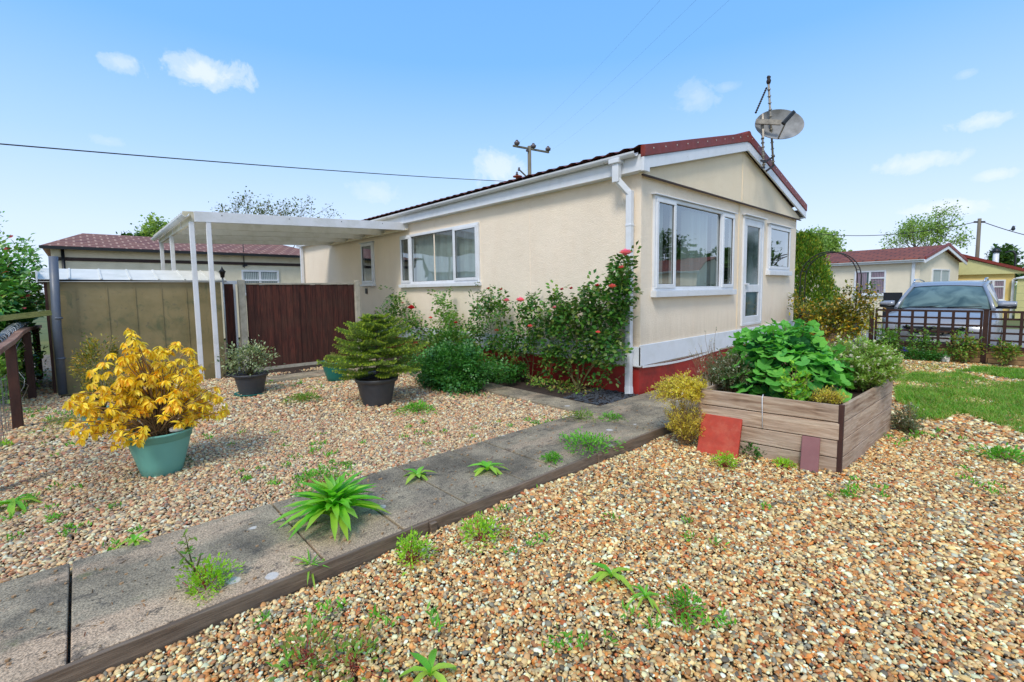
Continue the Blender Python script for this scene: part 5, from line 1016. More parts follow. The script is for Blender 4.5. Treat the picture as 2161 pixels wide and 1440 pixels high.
# ------------------------------------------------------------------ roses along the wall
def flower(mb_parent, name, p, r, mat, n=26):
    P = np.tile(np.array(p, float), (n, 1)); k = np.arange(n)/n; a = k*n*2.4; el = 1.3-1.5*k; d = np.stack([np.cos(a)*np.cos(el), np.sin(a)*np.cos(el), np.sin(el)], 1)
    d += np.array([-.5, -.35, .1]); leaves(name, P-nrm_rows(d)*r*.15, d, r*(.55+.55*k), r*(.7+.5*k), mat, 'oval', mb_parent, up=-nrm_rows(d)+np.array([0, 0, 1.2]), curl=-.3)
RG = 'rose bushes against the cream wall'
def rose(label, canes, n, leaf, mat, flowers, base, sp=.075, group=RG, name='rose_bush', up=.1):
    b = np.array(base, float); t = thing(name, label, 'rose bush', tuple(b), 0, group); mb = MB(); P = []
    for c_ in canes:
        pts = [np.array(b)]+[np.array(q, float) for q in c_]; pp = []
        for i in range(len(pts)-1):
            for f in np.linspace(0, 1, 5)[:-1]: pp.append((pts[i]*(1-f)+pts[i+1]*f)+RN.normal(0, .012, 3))
        pp.append(pts[-1]); mb.tube([q-b for q in pp], list(np.linspace(.008, .003, len(pp))), 5, cap=False); P += pp[3:]
    P = np.array(P); idx = RN.integers(0, len(P), n); pos = P[idx]+RN.normal(0, sp, (n, 3)); pos[:, 0] = np.minimum(pos[:, 0], HX-.05); pos[:, 2] = np.maximum(pos[:, 2], .02); kp = (pos[:, 2] > .48) | (RN.random(n) < .4); pos = pos[kp]; n = len(pos)
    d = rdir(n, up); d[:, 0] -= .25; ln = leaf*2.2*(.6+.8*RN.random(n)); leaves('foliage', pos-b, d, ln, ln*1.05, mat, 'rose', t, curl=.1); mb.build('canes', 'cane', t, fix=False)
    for (p, r, m_) in flowers: q_ = np.array(p); q_ = np.array([0, 0, EYE])+(q_-np.array([0, 0, EYE]))*(4.92/q_[0]); flower(t, 'flower' if r > .025 else 'bud', q_-b, r*(1.9 if r > .025 else 2.1), m_, 30 if r > .025 else 12)
    return t
W_ = lambda px, py, x=5.2: tuple(PX(px, py, x))
rose('tall climbing rose with pink blooms trained up beside the white downpipe', [[W_(1285, 720), W_(1300, 640), W_(1318, 545)], [W_(1290, 700), W_(1312, 600), W_(1310, 560)], [W_(1240, 700), W_(1270, 620)], [W_(1215, 700), W_(1190, 640)], [W_(1190, 730), W_(1165, 680), W_(1175, 625)], [W_(1230, 760), W_(1255, 690), W_(1240, 640)], [W_(1300, 680), W_(1322, 620)], [W_(1200, 780), W_(1150, 740)], [W_(1280, 790, 5.1), W_(1300, 740, 5.1)], [W_(1215, 660), W_(1250, 610)], [W_(1170, 700), W_(1210, 650)]], 1020, .068, 'leaf_rose', [(W_(1320, 537, 5.18), .055, 'petal_pink'), (W_(1292, 607, 5.2), .038, 'petal_coral'), (W_(1311, 566, 5.15), .025, 'petal_coral'), (W_(1205, 610), .022, 'petal_red'), (W_(1185, 612), .022, 'petal_red'), (W_(1260, 604), .024, 'petal_red'), (W_(1262, 703, 5.1), .026, 'petal_coral')], (5.22, 4.25, 0), .07)
rose('arching rose with one mauve-pink bloom in the middle of the long wall', [[W_(1110, 740), W_(1120, 660), W_(1125, 640)], [W_(1090, 720), W_(1100, 660)], [W_(1130, 720), W_(1150, 670)], [W_(1095, 790, 5.0), W_(1080, 735, 5.0)], [W_(1160, 780, 5.1), W_(1170, 730)]], 440, .064, 'leaf_rose', [(W_(1098, 636), .05, 'petal_pink'), (W_(1119, 690), .03, 'petal_coral'), (W_(1170, 650), .022, 'petal_pink')], (5.2, 5.2, 0), .09)
rose('rose bush with two upright red buds and a small pink bloom', [[W_(1040, 740), W_(1030, 660), W_(1032, 622)], [W_(1060, 700), W_(1058, 640)], [W_(1010, 720), W_(1015, 655)], [W_(1055, 780, 4.9), W_(1075, 720, 5.)], [W_(1000, 790, 4.8), W_(985, 720, 5.)]], 500, .064, 'leaf_rose', [(W_(1069, 636), .038, 'petal_pink'), (W_(1030, 610), .022, 'petal_red'), (W_(1057, 612), .022, 'petal_red'), (W_(1048, 699), .028, 'petal_red')], (5.1, 6.0, 0), .09)
rose('rose bush with a bright yellow-green leafy shoot standing above it', [[W_(945, 740), W_(950, 680), W_(930, 630)], [W_(965, 720), W_(955, 660)], [W_(920, 740), W_(930, 680)], [W_(985, 770, 4.9), W_(980, 700)], [W_(935, 790, 4.7), W_(905, 730, 4.9)]], 520, .058, 'leaf_rose_bright', [(W_(909, 672), .03, 'petal_coral'), (W_(962, 682), .026, 'petal_red')], (5.0, 7.1, 0), .09)
rose('dark leaved rose with a bright red bloom nearest the fence', [[W_(868, 730), W_(870, 680), W_(840, 650)], [W_(835, 730), W_(830, 660), W_(833, 625)], [W_(880, 740), W_(885, 690)], [W_(850, 790, 4.6), W_(880, 740, 4.7)], [W_(810, 720), W_(815, 670)]], 560, .066, 'leaf_rose', [(W_(868, 652, 5.1), .06, 'petal_red'), (W_(850, 640), .02, 'petal_red')], (4.95, 8.7, 0), .11)
shrub('low_shrub', 'dense low dark green shrub spilling onto the gravel beside the fir', 'shrub', (4.15, 5.85, .26), (.42, .70, .30), 1900, 60, .11, 'leaf_low', shape='rose', wr=.95, flat=.03, spread=.3)
shrub('low_shrub', 'taller dark green bush filling the bed behind the low shrub', 'shrub', (4.75, 6.7, .42), (.30, .7, .30), 900, 40, .12, 'leaf_rose', shape='rose', wr=.95, flat=.03, spread=.3)
shrub('bed_weeds', 'low green weeds at the foot of the climbing rose', 'plant', (5.05, 4.5, .06), (.25, .6, .05), 420, 50, .045, 'leaf_creeper', shape='oval', nst=0, flat=.01)
shrub('bed_ferns', 'low leafy growth in the bed under the arching rose', 'plant', (4.95, 5.6, .12), (.3, .5, .15), 420, 40, .10, 'leaf_low', shape='rose', wr=.9, nst=0, flat=.01)
# slate chips round the downpipe foot
N = 420; P = np.column_stack([RN.uniform(4.68, 5.5, N), RN.uniform(3.44, 4.1, N), np.full(N, .008)]); mb = MB()
for p in P:
    a = RN.random()*3.14; s_ = RN.uniform(.012, .032); q = [(p[0]+s_*math.cos(a+k*1.57+RN.normal(0, .2)), p[1]+s_*.7*math.sin(a+k*1.57), p[2]+RN.random()*.006) for k in range(4)]; mb.prism(q, (0, 0, RN.uniform(.004, .012)))
tag(mb.build('slate_chips', 'slate_grey'), 'dark slate chips around the foot of the downpipe', 'slate chips', kind='stuff')

# ------------------------------------------------------------------ holly, conifer, wall plants, stump
t = thing('variegated_holly', 'open variegated green and yellow shrub on a thin trunk behind the planter', 'shrub', (11.2, 2.7, -.05)); b = np.array([11.2, 2.7, -.05]); mb = MB(); tips = []
for (px, py) in [(1672, 625), (1690, 650), (1705, 662), (1715, 680), (1735, 640), (1750, 650), (1775, 625), (1795, 600), (1800, 640), (1825, 610), (1845, 605), (1850, 630), (1780, 670), (1810, 660), (1700, 640), (1760, 680), (1730, 665), (1840, 660), (1720, 700), (1790, 690), (1820, 690), (1765, 640), (1785, 650), (1835, 640)]:
    q = PX(px, py, 11.2+RN.normal(0, .15))-b; tips.append(q); m_ = q*np.array([.4, .4, .45])+np.array([0, 0, .12]); mb.tube([(0, 0, 0), (0, 0, .30), m_, q*.7+m_*.3, q], [.014, .012, .006, .004, .002], 5, cap=False)
mb.build('trunk', 'pale_stem', t, fix=False); T = np.array(tips); n = 3400; pos = T[RN.integers(0, len(T), n)]*(1-.35*RN.random((n, 1)))+RN.normal(0, .075, (n, 3)); ln = RN.uniform(.05, .095, n); leaves('foliage', pos, rdir(n, .3), ln, ln*.5, 'leaf_holly', 'oval', t, curl=.15)
cb_ = np.array([14.6, 4.1, -.1]); t = thing('golden_conifer', 'dense golden-green conical conifer behind the metal arch', 'conifer', tuple(cb_)); N = 26000; f = RN.random(N)**1.15; a = RN.random(N)*6.283
rad_ = (.14+.98*(1-f)**.62*(1-.25*(f < .08)))*(1+.13*np.sin(a*5+f*9)+.1*np.sin(a*11-f*23)); rr = rad_*(.55+.48*RN.random(N)**.4); P = np.column_stack([np.cos(a)*rr, np.sin(a)*rr, f*2.95+RN.normal(0, .05, N)]); d = np.column_stack([np.cos(a)*.45, np.sin(a)*.45, np.ones(N)*1.0])+RN.normal(0, .3, (N, 3))
leaves('foliage', P, d, RN.uniform(.05, .11, N), .035, 'leaf_conifer', 'quad', t); mb = MB(); mb.tube([(0, 0, 0), (0, 0, 2.6)], [.09, .02], 8); mb.build('trunk', 'bark', t, fix=False)
t = thing('tree_stump_pot', 'terracotta pot topped with straw beside the left end of the low wall', 'plant pot', (11.35, 1.80, -.06)); mb = MB(); mb.lathe([(0, 0), (.14, 0), (.18, .20), (.2, .2), (.2, .25), (.18, .25), (0, .24)], 24); mb.build('body', 'terracotta', t); N = 900; P = np.column_stack([RN.normal(0, .085, N), RN.normal(0, .085, N), .25+RN.random(N)*.05]); leaves('straw', P, rdir(N, .1), .09, .006, 'grass_dry', 'quad', t)
for i, (y, zc, s_, lb) in enumerate([(1.22, .22, .8, 'leafy green climber scrambling up the trellis before the number plate'), (.62, .34, .8, 'bright leaved climber on the trellis near the middle post'), (1.75, .30, .7, 'low green plant at the left end of the trellis wall'), (.1, .22, .55, 'small plant at the wall foot right of the middle post')]):
    shrub('climber', lb, 'plant', (TX-.22, y, zc), (.16, .30*s_, .36*s_), int(900*s_), 26, .05, 'leaf_creeper' if i % 2 else 'leaf_rose_bright', shape='oval', wr=.6, flat=-.05, nst=10, base=(TX-.22, y, -.08), spread=.35, r0=.005)
shrub('wall_foot_plants', 'dark low planting with tiny violet flowers along the wall foot', 'plant', (TX-.35, 1.55, .05), (.18, .75, .16), 2200, 60, .045, 'leaf_low', shape='oval', nst=0, flat=-.06)
feathery('alyssum', 'straggly flowering weeds behind the planter by the stone wall', 'plant', (10.9, 2.35, -.05), .34, .45, 120, 26, 'leaf_greygreen', flower='petal_white', nf=60, ls=.04, fs=.03)
P = np.array([PX(1910, 738, 11.95)+RN.normal(0, .02, 3) for _ in range(40)]); o = leaves('violet_flower', P-P[0], rdir(40, .3), .035, .03, 'petal_violet', 'oval'); o.location = P[0]; tag(o, 'small violet flower at the foot of the trellis', 'flower')
mb = MB(); q = G(1993, 766, -.03); mb.box((-.06, -.05, 0), (.07, .06, .14)); o = tag(mb.build('rubble_block', 'rubble_white', bevel=.02, loc=tuple(q)), 'small broken white block lying on the gravel before the wall', 'block'); o.rotation_euler = (.25, .2, .5)
mb = MB(); mb.box((0, -.02, 0), (.03, .5, .9)); tag(mb.build('utility_box', 'car_trim', loc=(21.0, 2.75, .3)), 'dark boxy bin behind the holly against the cream bungalow', 'bin')
shrub('low_hedge', 'low yellow-flowered bush beyond the arch beside the drive', 'shrub', (15.6, 3.3, .35), (.7, .8, .4), 2600, 40, .06, 'leaf_gold', shape='oval', flat=-.1)

# ------------------------------------------------------------------ left boundary: wire fence, hedge
t = thing('wire_fence', 'low brown post and rail fence with galvanised wire mesh at the left edge', 'fence', (-.58, 5.4, 0))
mb = MB(); pts = [(-.02, -1.6, .90), (0, 1.0, .97), (.0, 2.1, .965), (0, 3.2, 1.0), (0, 4.3, .99), (.03, 6.4, .93)]
for a, b_ in zip(pts, pts[1:]): mb.bar(a, b_, .085, .05)
mb.build('rail', 'rail_wood', t, bevel=.005)
for y in (-.2, 2.1, 4.3, 6.2): mb = MB(); mb.box((-.045, y-.04, -.06), (.04, y+.04, .95)); mb.build('post', 'wood_red_brown', t, bevel=.006)
mb = MB()
for y in np.arange(-1.6, 2.1, .075): mb.tube([(-.05+RN.normal(0, .004), y, .0), (-.05+RN.normal(0, .012), y+RN.normal(0, .01), .62)], .0018, 3, cap=False)
for z in np.arange(.02, .64, .085): mb.tube([(-.05+RN.normal(0, .01), y, z+RN.normal(0, .006)) for y in np.linspace(-1.6, 2.1, 12)], .0018, 3, cap=False)
for k in range(3):
    y0 = RN.uniform(2.2, 4.6); mb.tube([(RN.normal(0, .04)+.02, y0+.12*math.sin(f*7+k)+f*.15, .95-f*.9) for f in np.linspace(0, 1, 12)], .003, 4, cap=False)
mb.build('wire_mesh', 'galvanised', t, fix=False)
t = thing('netting_roll', 'coil of green-grey wire netting lying along the top of the left rail', 'wire roll', (-.66, 5.4, 1.02)); mb = MB()
th_ = np.linspace(0, 2*math.pi*58, 58*9); mb.tube([(.045*math.cos(a)*(1+.15*math.sin(a*.37)), -1.6+a/(2*math.pi*58)*7.8, .045*math.sin(a)+.03*math.sin(a*.03)) for a in th_], .005, 4, cap=False); mb.tube([(0, -1.6, 0), (0, 6.2, 0)], .03, 6); mb.build('coil', 'galvanised', t, fix=False)
t = thing('back_fence', 'old yellow-green timber rail in the hedge beyond the wire fence', 'fence', (-1.9, 9.5, 0)); mb = MB(); ra = PY(-30, 676, 8.7)-np.array([-1.9, 9.5, 0]); rb = PY(108, 660, 8.9)-np.array([-1.9, 9.5, 0]); mb.bar(tuple(ra), tuple(rb), .03, .07); mb.build('rail', 'old_rail', t); mb = MB(); mb.box((-.2, -.25, 0), (-.1, -.15, 1.15)); mb.build('post', 'old_rail', t)
t = thing('hedge', 'tall dense green hedge with a few red shoots at the left edge', 'hedge', (-1.6, 10.8, -.1)); b = np.array([-1.6, 10.8, -.1]); N = 24000
pos, out = blob((-1.45, 10.9, 1.12), (1.28, 2.0, 1.25), N, 330, .16, .6, flat=-.05); lim = (pos[:, 0] < -.44) & ((pos[:, 2] > 1.22) | (pos[:, 0] < -.85)); pos = pos[lim]; out = out[lim]; n = len(pos); d = out+RN.normal(0, .6, (n, 3)); ln = RN.uniform(.05, .10, n); leaves('foliage', pos-b, d, ln, ln*.62, ['leaf_hedge', 'leaf_red'], 'oval', t, curl=.1, frac=.02)
p2, o2 = blob((-1.55, 10.9, 1.0), (1.05, 1.7, 1.05), 5000, 200, .2, .5, flat=-.05); p2 = p2[p2[:, 0] < -.6]; leaves('inner_foliage', p2-b, rdir(len(p2), .1), .14, .10, 'leaf_low', 'oval', t)
mb = MB(); stems(mb, (0, 0, 0), pos[::400]-b, .02, .005, 5, .1, .05); mb.build('stem', 'bark', t, fix=False)
N = 9000; pos, out = blob((-1.0, 10.6, .55), (.50, 2.3, .62), N, 90, .25, .3, flat=-.05); pos = pos[(pos[:, 0] < -.64) | ((pos[:, 1] > 10.4) & (pos[:, 0] < -.42))]; o = thing('hedge_undergrowth', 'green undergrowth behind the left wire fence', 'undergrowth', (-.9, 10.2, 0)); ln = RN.uniform(.04, .08, len(pos)); leaves('foliage', pos-np.array([-.9, 10.2, 0]), rdir(len(pos), .2), ln, ln*.6, 'leaf_rose_bright', 'oval', o)
mb = MB(); tw = PY(3, 490, 10.4); tg = thing('bare_twig', 'twiggy branch poking above the hedge at the left edge', 'branch', (tw[0]-.3, 10.4, 1.9)); mb = MB(); mb.tube([(0, 0, 0), (.15, 0, .5), (.30, 0, .8)], [.012, .008, .003], 5); mb.build('twig', 'bark', tg, fix=False); N = 60; P = np.column_stack([RN.uniform(.1, .36, N), RN.normal(0, .05, N), RN.uniform(.35, .9, N)]); leaves('foliage', P, rdir(N, .2), .05, .03, 'leaf_hedge', 'oval', tg)

# ------------------------------------------------------------------ trees beyond, poles and wires
tree('birch_tree', 'sparse feathery birch rising behind the carport', (6.3, 27.5, -.2), 7.1, 2.2, 5, 'leaf_birch', .12, 4, .11, up=.25, spread=.55, nb=3, r=.12, crownscale=1.5)
tree('birch_tree', 'thin wispy birch to the right of the larger one behind the carport', (7.9, 28.5, -.2), 6.9, 2.6, 4, 'leaf_birch', .12, 4, .11, up=.3, spread=.45, nb=3, r=.1, crownscale=1.0)
tree('broadleaf_tree', 'rounded green tree left of the carport behind the neighbouring home', (3.2, 31, -.2), 5.6, 2.2, 4, 'leaf_tree', .16, 34, .16, up=.12, spread=.7, nb=3, r=.12, crownscale=.30)
tree('broadleaf_tree', 'small sliver of tree just above the hipped roof', (2.0, 30, -.2), 4.6, 2.0, 3, 'leaf_tree_dark', .2, 26, .2, up=.2, spread=.5, nb=3, r=.1, crownscale=.3)
tree('broadleaf_tree', 'green tree behind the golden conifer at the home corner', (45, 11.6, -.2), 6.1, 2.6, 4, 'leaf_tree', .22, 22, .28, up=.1, spread=.7, nb=4, r=.2, crownscale=.62)
tree('broadleaf_tree', 'large airy round tree above the cream bungalow roof', (45, 5.0, -.2), 6.95, 2.6, 5, 'leaf_tree', .15, 9, .20, up=.12, spread=.65, nb=3, r=.3, crownscale=.78)
tree('dark_tree', 'small dark conifer behind the yellow bungalow roof', (46, 1.05, -.2), 3.9, 2.2, 3, 'leaf_tree_dark', .25, 60, .2, up=.2, spread=.6, nb=3, r=.12, crownscale=.45)
for i in range(9): tree('far_tree', ['distant green treetop low on the skyline', 'distant pale treetop low on the skyline'][i % 2], (60+RN.uniform(-4, 4), -2+i*3.4, -.2), RN.uniform(2.0, 2.9), 2.2, 3, 'leaf_tree', .3, 26, .3, up=.05, spread=.8, nb=3, r=.2, group='distant treetops %s' % ['green', 'pale'][i % 2])
t = thing('utility_pole', 'wooden power pole with a crossarm and insulators behind the roof', 'utility pole', (28.1, 28, -.2)); k = 28/25
mb = MB(); mb.tube([(0, 0, 0), (0, 0, 13.5)], [.20, .15], 10); mb.build('pole', 'pole_wood', t)
ca = PY(1083, 308, 28)-np.array([28.1, 28, -.2]); cbq = PY(1158, 322, 28)-np.array([28.1, 28, -.2]); mb = MB(); mb.bar(ca, cbq, .12, .14); lo = np.array([-1.0, 0, 10.9]); mb.bar((0, 0, 10.8), (-1.05, 0, 11.35), .09, .09); mb.build('crossarm', 'pole_wood', t)
for f in (.1, .55, .98):
    mb = MB(); q = ca*(1-f)+cbq*f; mb.lathe([(0, 0), (.1, .04), (.22, .12), (.24, .28), (.12, .36), (.1, .45), (0, .48)], 12, tuple(q+np.array([0, 0, .05]))); mb.build('insulator', 'porcelain', t)
for q in ((-1.2, 0, 11.3), (-1.35, .1, 10.95), (-.25, 0, 13.0)): mb = MB(); mb.lathe([(0, 0), (.1, .03), (.13, .1), (.05, .2), (.11, .24), (0, .33)], 10, q); mb.build('insulator', 'porcelain', t)
def wire(label, a, b_, sag, r=.01, group=None, n=22):
    a, b_ = np.array(a, float), np.array(b_, float); mb = MB(); mb.tube([(b_-a)*f-np.array([0, 0, 4*sag*f*(1-f)]) for f in np.linspace(0, 1, n)], r, 5, cap=False); return tag(mb.build('overhead_wire', 'wire_black', loc=tuple(a), fix=False), label, 'wire', group)
a = PY(-60, 299, 22); b_ = PY(1090, 384, 26); wire('single black cable crossing the sky from the left edge to the roof', a, b_, .12, .022)
for i, (px, py, qx, qy) in enumerate([(1088, 306, 1388, 0), (1123, 312, 1470, 0), (1158, 320, 1545, 0)]):
    a = PY(px, py, 28); d1 = ray(qx+60, qy-60); d1 = d1/np.linalg.norm(d1)*14; wire(['left', 'middle', 'right'][i]+' one of the three faint power lines running overhead from the crossarm', a, d1+np.array([0, 0, EYE]), .3, .0016)
t = thing('telegraph_pole', 'plain wooden telegraph pole above the yellow bungalow', 'telegraph pole', (40, 1.79, -.3)); mb = MB(); mb.tube([(0, 0, 0), (0, 0, 5.68)], [.11, .085], 10); mb.build('pole', 'pole_wood', t); mb = MB(); mb.bar((-.0, -.25, 5.45), (0, .25, 5.5), .1, .1); mb.build('bracket', 'rust_iron', t)
wire('left telephone cable meeting the telegraph pole from behind the home', PX(1660, 484, 40), (40, 1.9, 5.2), .65, .022); wire('right telephone cable leaving the telegraph pole', (40, 1.7, 5.2), PX(2240, 512, 40), .12, .022)
q = PX(2138, 487, 40); mb = MB(); mb.lathe([(0, 0), (.07, .05), (.09, .14), (.06, .22), (.05, .27), (0, .31)], 8); mb.bar((0, .05, .1), (.0, .2, .03), .05, .03); mb.bar((0, -.03, .27), (0, -.1, .26), .02, .02); tag(mb.build('bird', 'cat_back', loc=(q[0], q[1], q[2]-.02)), 'small dark bird perched on the right telephone cable', 'bird')
t = thing('flue_pipe', 'white flue with a dark cowl behind the yellow bungalow roof', 'flue', (42, 1.05, 1.5)); mb = MB(); mb.tube([(0, 0, 0), (0, 0, 1.9)], .14, 8); mb.build('pipe', 'white_plastic', t); mb = MB(); mb.lathe([(.2, 1.9), (.24, 1.98), (.1, 2.15), (0, 2.2)], 8); mb.build('cowl', 'car_trim', t)
t = thing('street_lamp', 'dark curved lamp post top behind the yellow bungalow roof', 'street lamp', (42, .22, 0)); mb = MB(); mb.tube([(0, 0, 0), (0, 0, 3.25), (0, .1, 3.42), (0, .3, 3.45)], .05, 6); mb.build('column', 'car_trim', t); mb = MB(); mb.bar((0, .25, 3.44), (0, .45, 3.38), .12, .08); mb.build('lamp_head', 'car_trim', t)

for i, (x, y, h_) in enumerate([(33, -6.0, 4.6), (31, -8.8, 3.6), (36, -14, 6.0), (30, -17, 5.0)]): tree('broadleaf_tree', ['bushy', 'low', 'tall', 'round'][i]+' tree across the drive, outside the frame on the right', (x, y, -.2), h_, 1.8, 3, 'leaf_tree_dark', .3, 40, .3, up=.1, spread=.8, nb=3, r=.15, crownscale=.8)
# ------------------------------------------------------------------ weeds and grass
def gp(px, py, z=-.02): q = G(px, py, z); return q
def rosette(label, p, n, L_, w_, mat='leaf_dandelion', up=.55, name='dandelion', group=None, curl=.55):
    t = thing(name, label, 'weed', tuple(p), 0, group); a = np.arange(n)*2.39996+RN.normal(0, .2, n); k = np.arange(n)/n; el = up*(.35+1.6*k)
    d = np.stack([np.cos(a)*np.cos(el), np.sin(a)*np.cos(el), np.sin(el)], 1); ln = L_*(.75+.4*RN.random(n))*(1-.25*k); leaves('leaf', np.zeros((n, 3))+np.array([0, 0, .01]), d, ln, w_*(.8+.4*RN.random(n)), mat, 'strap', t, up=np.tile([0, 0, 1.], (n, 1)), curl=curl); return t
rosette('large bright green hawkweed clump growing on the path by the edging', gp(705, 1098, .03), 84, .33, .050, up=.82, name='hawkweed', curl=.25)
rosette('small dandelion rosette on the path joint, furthest left of the path rosettes', gp(882, 1010, .03), 9, .14, .04)
rosette('spread dandelion rosette on the middle of the path', gp(1028, 996, .03), 12, .16, .04)
rosette('single dandelion on the gravel below the middle of the picture', gp(1290, 1222, -.02), 8, .125, .03)
rosette('narrow-leaved grassy weed right of the single gravel dandelion', gp(1362, 1268, -.02), 12, .10, .016)
rosette('dandelion with long leaves at the bottom edge of the gravel', gp(908, 1432, -.02), 7, .13, .03)
rosette('little grass tuft beside the timber edging', gp(655, 1212, -.02), 24, .13, .01, up=.9, name='grass_tuft')
rosette('wide low weed at the left edge of the side gravel', gp(30, 1068, 0), 18, .17, .03, up=.3)
rosette('leafy weed beside the tiny clump on the lower path', gp(285, 1150, .02), 9, .10, .022)
def clump(label, p, r, h, n=420, mat='leaf_sedum', stem='red_stem', name='spurge', size=.02, group=None):
    t = thing(name, label, 'weed', tuple(p), 0, group); N = n; a = RN.random(N)*6.28; rr = np.sqrt(RN.random(N)); ph = RN.random()*6; rg = 1+.3*np.sin(a*3+ph)+.18*np.sin(a*7+ph*2); z = h*(.25+.75*np.sqrt(np.maximum(0, 1-rr**2)))*(.45+.6*RN.random(N))*(1+.25*np.sin(a*5+ph)); P = np.column_stack([np.cos(a)*rr*r*rg, np.sin(a)*rr*r*rg, z]); P += RN.normal(0, r*.06, P.shape)
    d = P/np.array([r, r, h])+RN.normal(0, .4, (N, 3)); ln = size*(.7+.6*RN.random(N)); leaves('foliage', P, d, ln, ln*.5, mat, 'oval', t)
    mb = MB(); stems(mb, (0, 0, 0), P[::max(1, N//16)]*.95, .003, .0015, 4, 0, .006); mb.build('stem', stem, t, fix=False); return t
clump('round lime-green spurge on red stems below the edging, left of the pair', gp(872, 1186, -.03), .085, .14, 520)
clump('wider lime-green spurge on red stems below the edging, right of the pair', gp(1015, 1142, -.03), .12, .12, 520)
clump('lime-green spurge rooted against the lower timber edging', gp(442, 1252, .0), .10, .14, 620)
clump('tiny lime clump under the orange tile', gp(1530, 985, -.03), .09, .10, 420)
clump('small lime clump by the planter base between the two tiles', gp(1655, 985, -.03), .07, .05, 260)
clump('yellow-green clump in the side gravel behind the hawkweed', gp(672, 1025, .0), .16, .12, 420, 'leaf_weed')
clump('bright green moss clump overhanging the edging near the planter', gp(1240, 945, .03), .24, .09, 520, 'leaf_weed', 'cane', 'chickweed', .03)
clump('round moss clump on the path near the edging', gp(1165, 976, .03), .07, .07, 320, 'leaf_weed', 'cane', 'chickweed')
clump('small green weed at the slab corner joint', gp(1290, 885, .03), .12, .05, 320, 'leaf_weed', 'cane', 'chickweed')
clump('green weed tuft where the paths meet', gp(1225, 885, .03), .16, .08, 420, 'leaf_moss', 'cane', 'chickweed')
clump('mossy green mound beside the fir tree pot', gp(878, 868, 0), .20, .07, 520, 'leaf_weed', 'cane', 'moss_mound', .03)
clump('green weed to the left of the fir tree pot', gp(640, 845, 0), .22, .06, 500, 'leaf_moss', 'cane', 'moss_mound', .03)
clump('reddish straggling weed at the bottom left of the gravel', gp(655, 1400, -.03), .15, .10, 170, 'leaf_creeper', 'red_stem', 'cranesbill', .026)
clump('second reddish straggling weed just right of the first', gp(745, 1405, -.03), .13, .08, 130, 'leaf_creeper', 'red_stem', 'cranesbill', .026)
clump('small yellow-green weed near the right middle of the gravel', gp(1440, 1305, -.03), .07, .12, 260, 'leaf_weed', 'red_stem', 'spurge', .02)
clump('green weed in front of the large teal pot', gp(355, 985, 0), .15, .10, 220, 'leaf_low', 'cane', 'chickweed', .022)
clump('dark green weed at the foot of the orange tile', gp(1585, 960, -.03), .12, .10, 260, 'leaf_low', 'cane', 'chickweed', .035)
clump('leafy weed in the gravel right of the planter', gp(2112, 968, -.03), .16, .07, 260, 'leaf_weed', 'cane', 'chickweed', .035)
clump('tiny bright yellow-green seedling by the wire fence', gp(8, 945, 0), .06, .06, 200, 'leaf_sedum', 'cane', 'seedling', .02)
t = thing('bramble_shoot', 'upright brown twig with pale leaves growing from the path joint', 'weed', tuple(gp(418, 1230, .03))); mb = MB()
for q in [[(0, 0, 0), (-.02, .02, .12), (-.035, .03, .25)], [(0, 0, .05), (-.05, 0, .15), (-.08, .02, .2)], [(0, 0, .08), (.02, 0, .14)]]: mb.tube(q, [.005, .004, .002], 5)
mb.build('stem', 'cane', t, fix=False); N = 46; P = np.column_stack([RN.normal(-.03, .022, N), RN.normal(0.01, .02, N), RN.uniform(.06, .26, N)]); leaves('foliage', P, rdir(N, .3), .03, .014, 'leaf_creeper', 'oval', t)
# tiny seedlings sprinkled through both gravels: nobody could count them
P = []; 
for (px, py, sx, sy, n) in [(150, 1100, 180, 70, 260), (420, 930, 120, 40, 160), (640, 950, 90, 30, 160), (240, 870, 90, 20, 150), (900, 915, 80, 22, 120), (1190, 1100, 160, 90, 110), (1800, 1030, 60, 20, 150), (1060, 900, 80, 14, 80), (700, 1000, 60, 30, 120), (100, 870, 60, 16, 220), (90, 940, 50, 26, 150), (620, 815, 90, 10, 260), (1180, 890, 60, 10, 160), (1480, 1300, 60, 60, 50), (2050, 1000, 60, 30, 80), (1500, 1110, 120, 40, 60), (1250, 1320, 300, 60, 120), (700, 1320, 200, 60, 120), (560, 1010, 160, 30, 160), (1940, 920, 100, 14, 160)]:
    for k in range(max(4, n//14)):
        c_ = gp(px+RN.normal(0, sx*.6), py+RN.normal(0, sy*.6), 0)
        for _ in range(14): P.append(c_+RN.normal(0, .022, 3)*np.array([1, 1, .25])+np.array([0, 0, -.0]))
P = np.array(P); P = P[(~excluded(P) & ((P[:, 1] < 2.33) | (P[:, 1] > 2.45))) | ((P[:, 1] > 8.2) & (P[:, 1] < 8.9))]; o = leaves('seedlings', P, rdir(len(P), 1.), RN.uniform(.02, .045, len(P)), .012, 'leaf_weed', 'oval'); tag(o, 'tiny green seedlings sprinkled through the gravel', 'weeds', kind='stuff')
Q = RN.uniform([-1, -.4], [8.5, 8.5], (1500, 2)); P = np.column_stack([Q, np.where(Q[:, 1] < 2.39, -.012, .012)]); P = P[~excluded(P) & infrustum(P)]; d = rdir(len(P), 0); d[:, 2] *= .12
tag(leaves('leaf_litter', P, d, RN.uniform(.02, .05, len(P)), RN.uniform(.002, .016, len(P)), 'litter', 'oval', curl=.4), 'dry dead leaves and twigs lying loose over the gravel', 'leaf litter', kind='stuff')
Q = RN.uniform([-.4, 2.45], [5, 3.4], (900, 2)); P = np.column_stack([Q, np.full(len(Q), .044)]); d = rdir(len(P), 0); d[:, 2] *= .1
mb = MB()
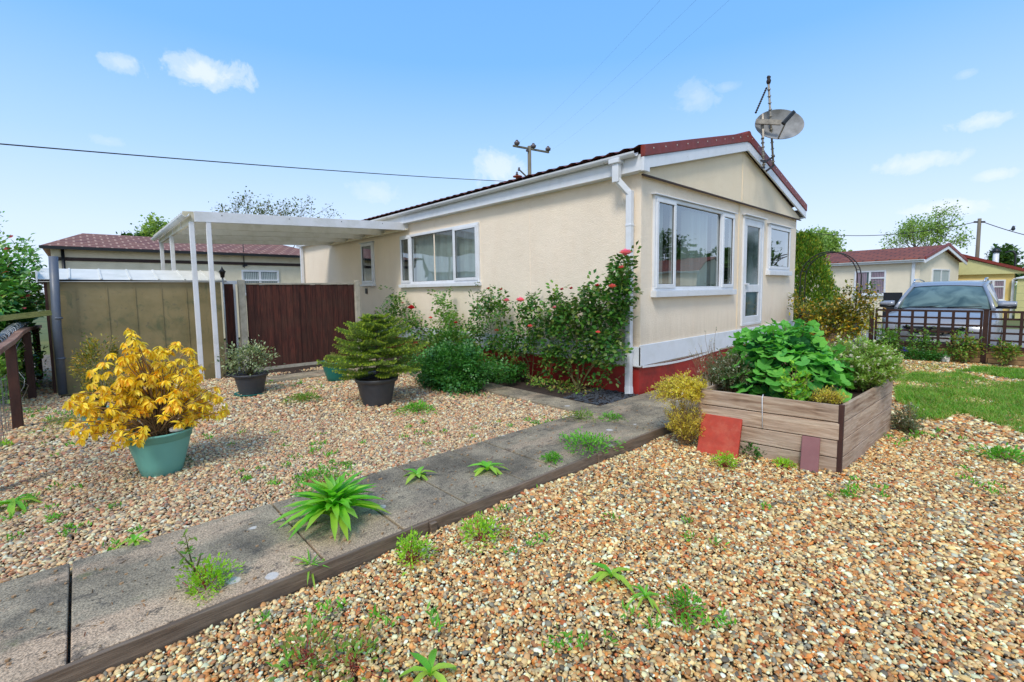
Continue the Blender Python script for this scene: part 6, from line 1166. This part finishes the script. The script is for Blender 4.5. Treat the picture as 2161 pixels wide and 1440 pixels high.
for q in Q[:220]: a = RN.random()*3.14; s_ = RN.uniform(.004, .011); e_ = .045 if RN.random() > .3 else .043; mb.prism([(q[0]+s_*math.cos(a+k*1.26), q[1]+s_*math.sin(a+k*1.26)*.7, .036) for k in range(5)], (0, 0, s_*.8))
tag(mb.build('path_grit', 'gravel_grit'), 'stray small stones and grit lying on the concrete path', 'grit', kind='stuff')
tag(leaves('path_litter', P[220:520], d[220:520], RN.uniform(.012, .035, 300), .006, 'litter', 'oval', curl=.3), 'dead leaf fragments lying on the concrete path', 'leaf litter', kind='stuff')
# grass on the right
def patch(poly, n, mat, h, name, label, wob=.35):
    poly = np.array(poly); lo, hi = poly.min(0), poly.max(0); Q = RN.uniform(lo-.3, hi+.3, (n*3, 2)); x, y = Q[:, 0], Q[:, 1]; w1 = np.sin(x*3.1+y*5)*.10+np.sin(x*7-y*4)*.06
    inside = np.zeros(len(Q), bool); xs_, ys_ = poly[:, 0], poly[:, 1]; j = len(poly)-1; xx = x+w1; yy = y+w1*.7
    for i in range(len(poly)):
        cnd = ((ys_[i] > yy) != (ys_[j] > yy)) & (xx < (xs_[j]-xs_[i])*(yy-ys_[i])/(ys_[j]-ys_[i]+1e-9)+xs_[i]); inside ^= cnd; j = i
    dens = .5+.5*np.sin(x*4.3+1)*np.sin(y*5.1)+RN.random(len(Q))*.8; Q = Q[inside & (dens > .68)][:n]; N = len(Q); P = np.column_stack([Q, np.full(N, -.035)]); d = rdir(N, 1.6); d[:, 2] = np.abs(d[:, 2]); hh = h*(.5+.9*RN.random(N)); tag(leaves(name, P, d, hh, .006+.004*RN.random(N), mat, 'blade', curl=.3, frac=.22), label, 'grass', kind='stuff'); print(name, N)
patch([(6.6, .70), (7.6, .95), (9.4, 1.30), (10.2, 1.0), (10.6, .55), (9.9, .2), (10.4, -.3), (9.6, -1.2), (6.3, -1.2), (6.5, -.2), (7.2, .25), (6.8, .45)], 52000, ['grass_blade', 'grass_dry'], .075, 'lawn_grass', 'patch of short bright green grass at the right of the planter')
patch([(10.8, .6), (11.6, .5), (11.8, -.6), (10.6, -.6)], 9000, 'grass_blade', .07, 'verge_grass', 'small far grass patch near the low wall')
patch([(1.3, 8.1), (4.2, 8.0), (4.2, 8.35), (1.0, 8.9)], 4500, 'grass_dry', .05, 'edge_grass', 'thin scruffy grass along the slabs by the fence')
patch([(-.5, 6.6), (.3, 6.8), (.4, 7.6), (-.5, 7.8)], 4500, 'grass_dry', .06, 'corner_grass', 'scruffy grass by the left wire fence')
patch([(9.2, 1.2), (12.2, 1.9), (12.2, .7), (10.6, .9)], 2500, 'grass_dry', .06, 'thin_grass', 'thin pale grass growing through the far gravel')
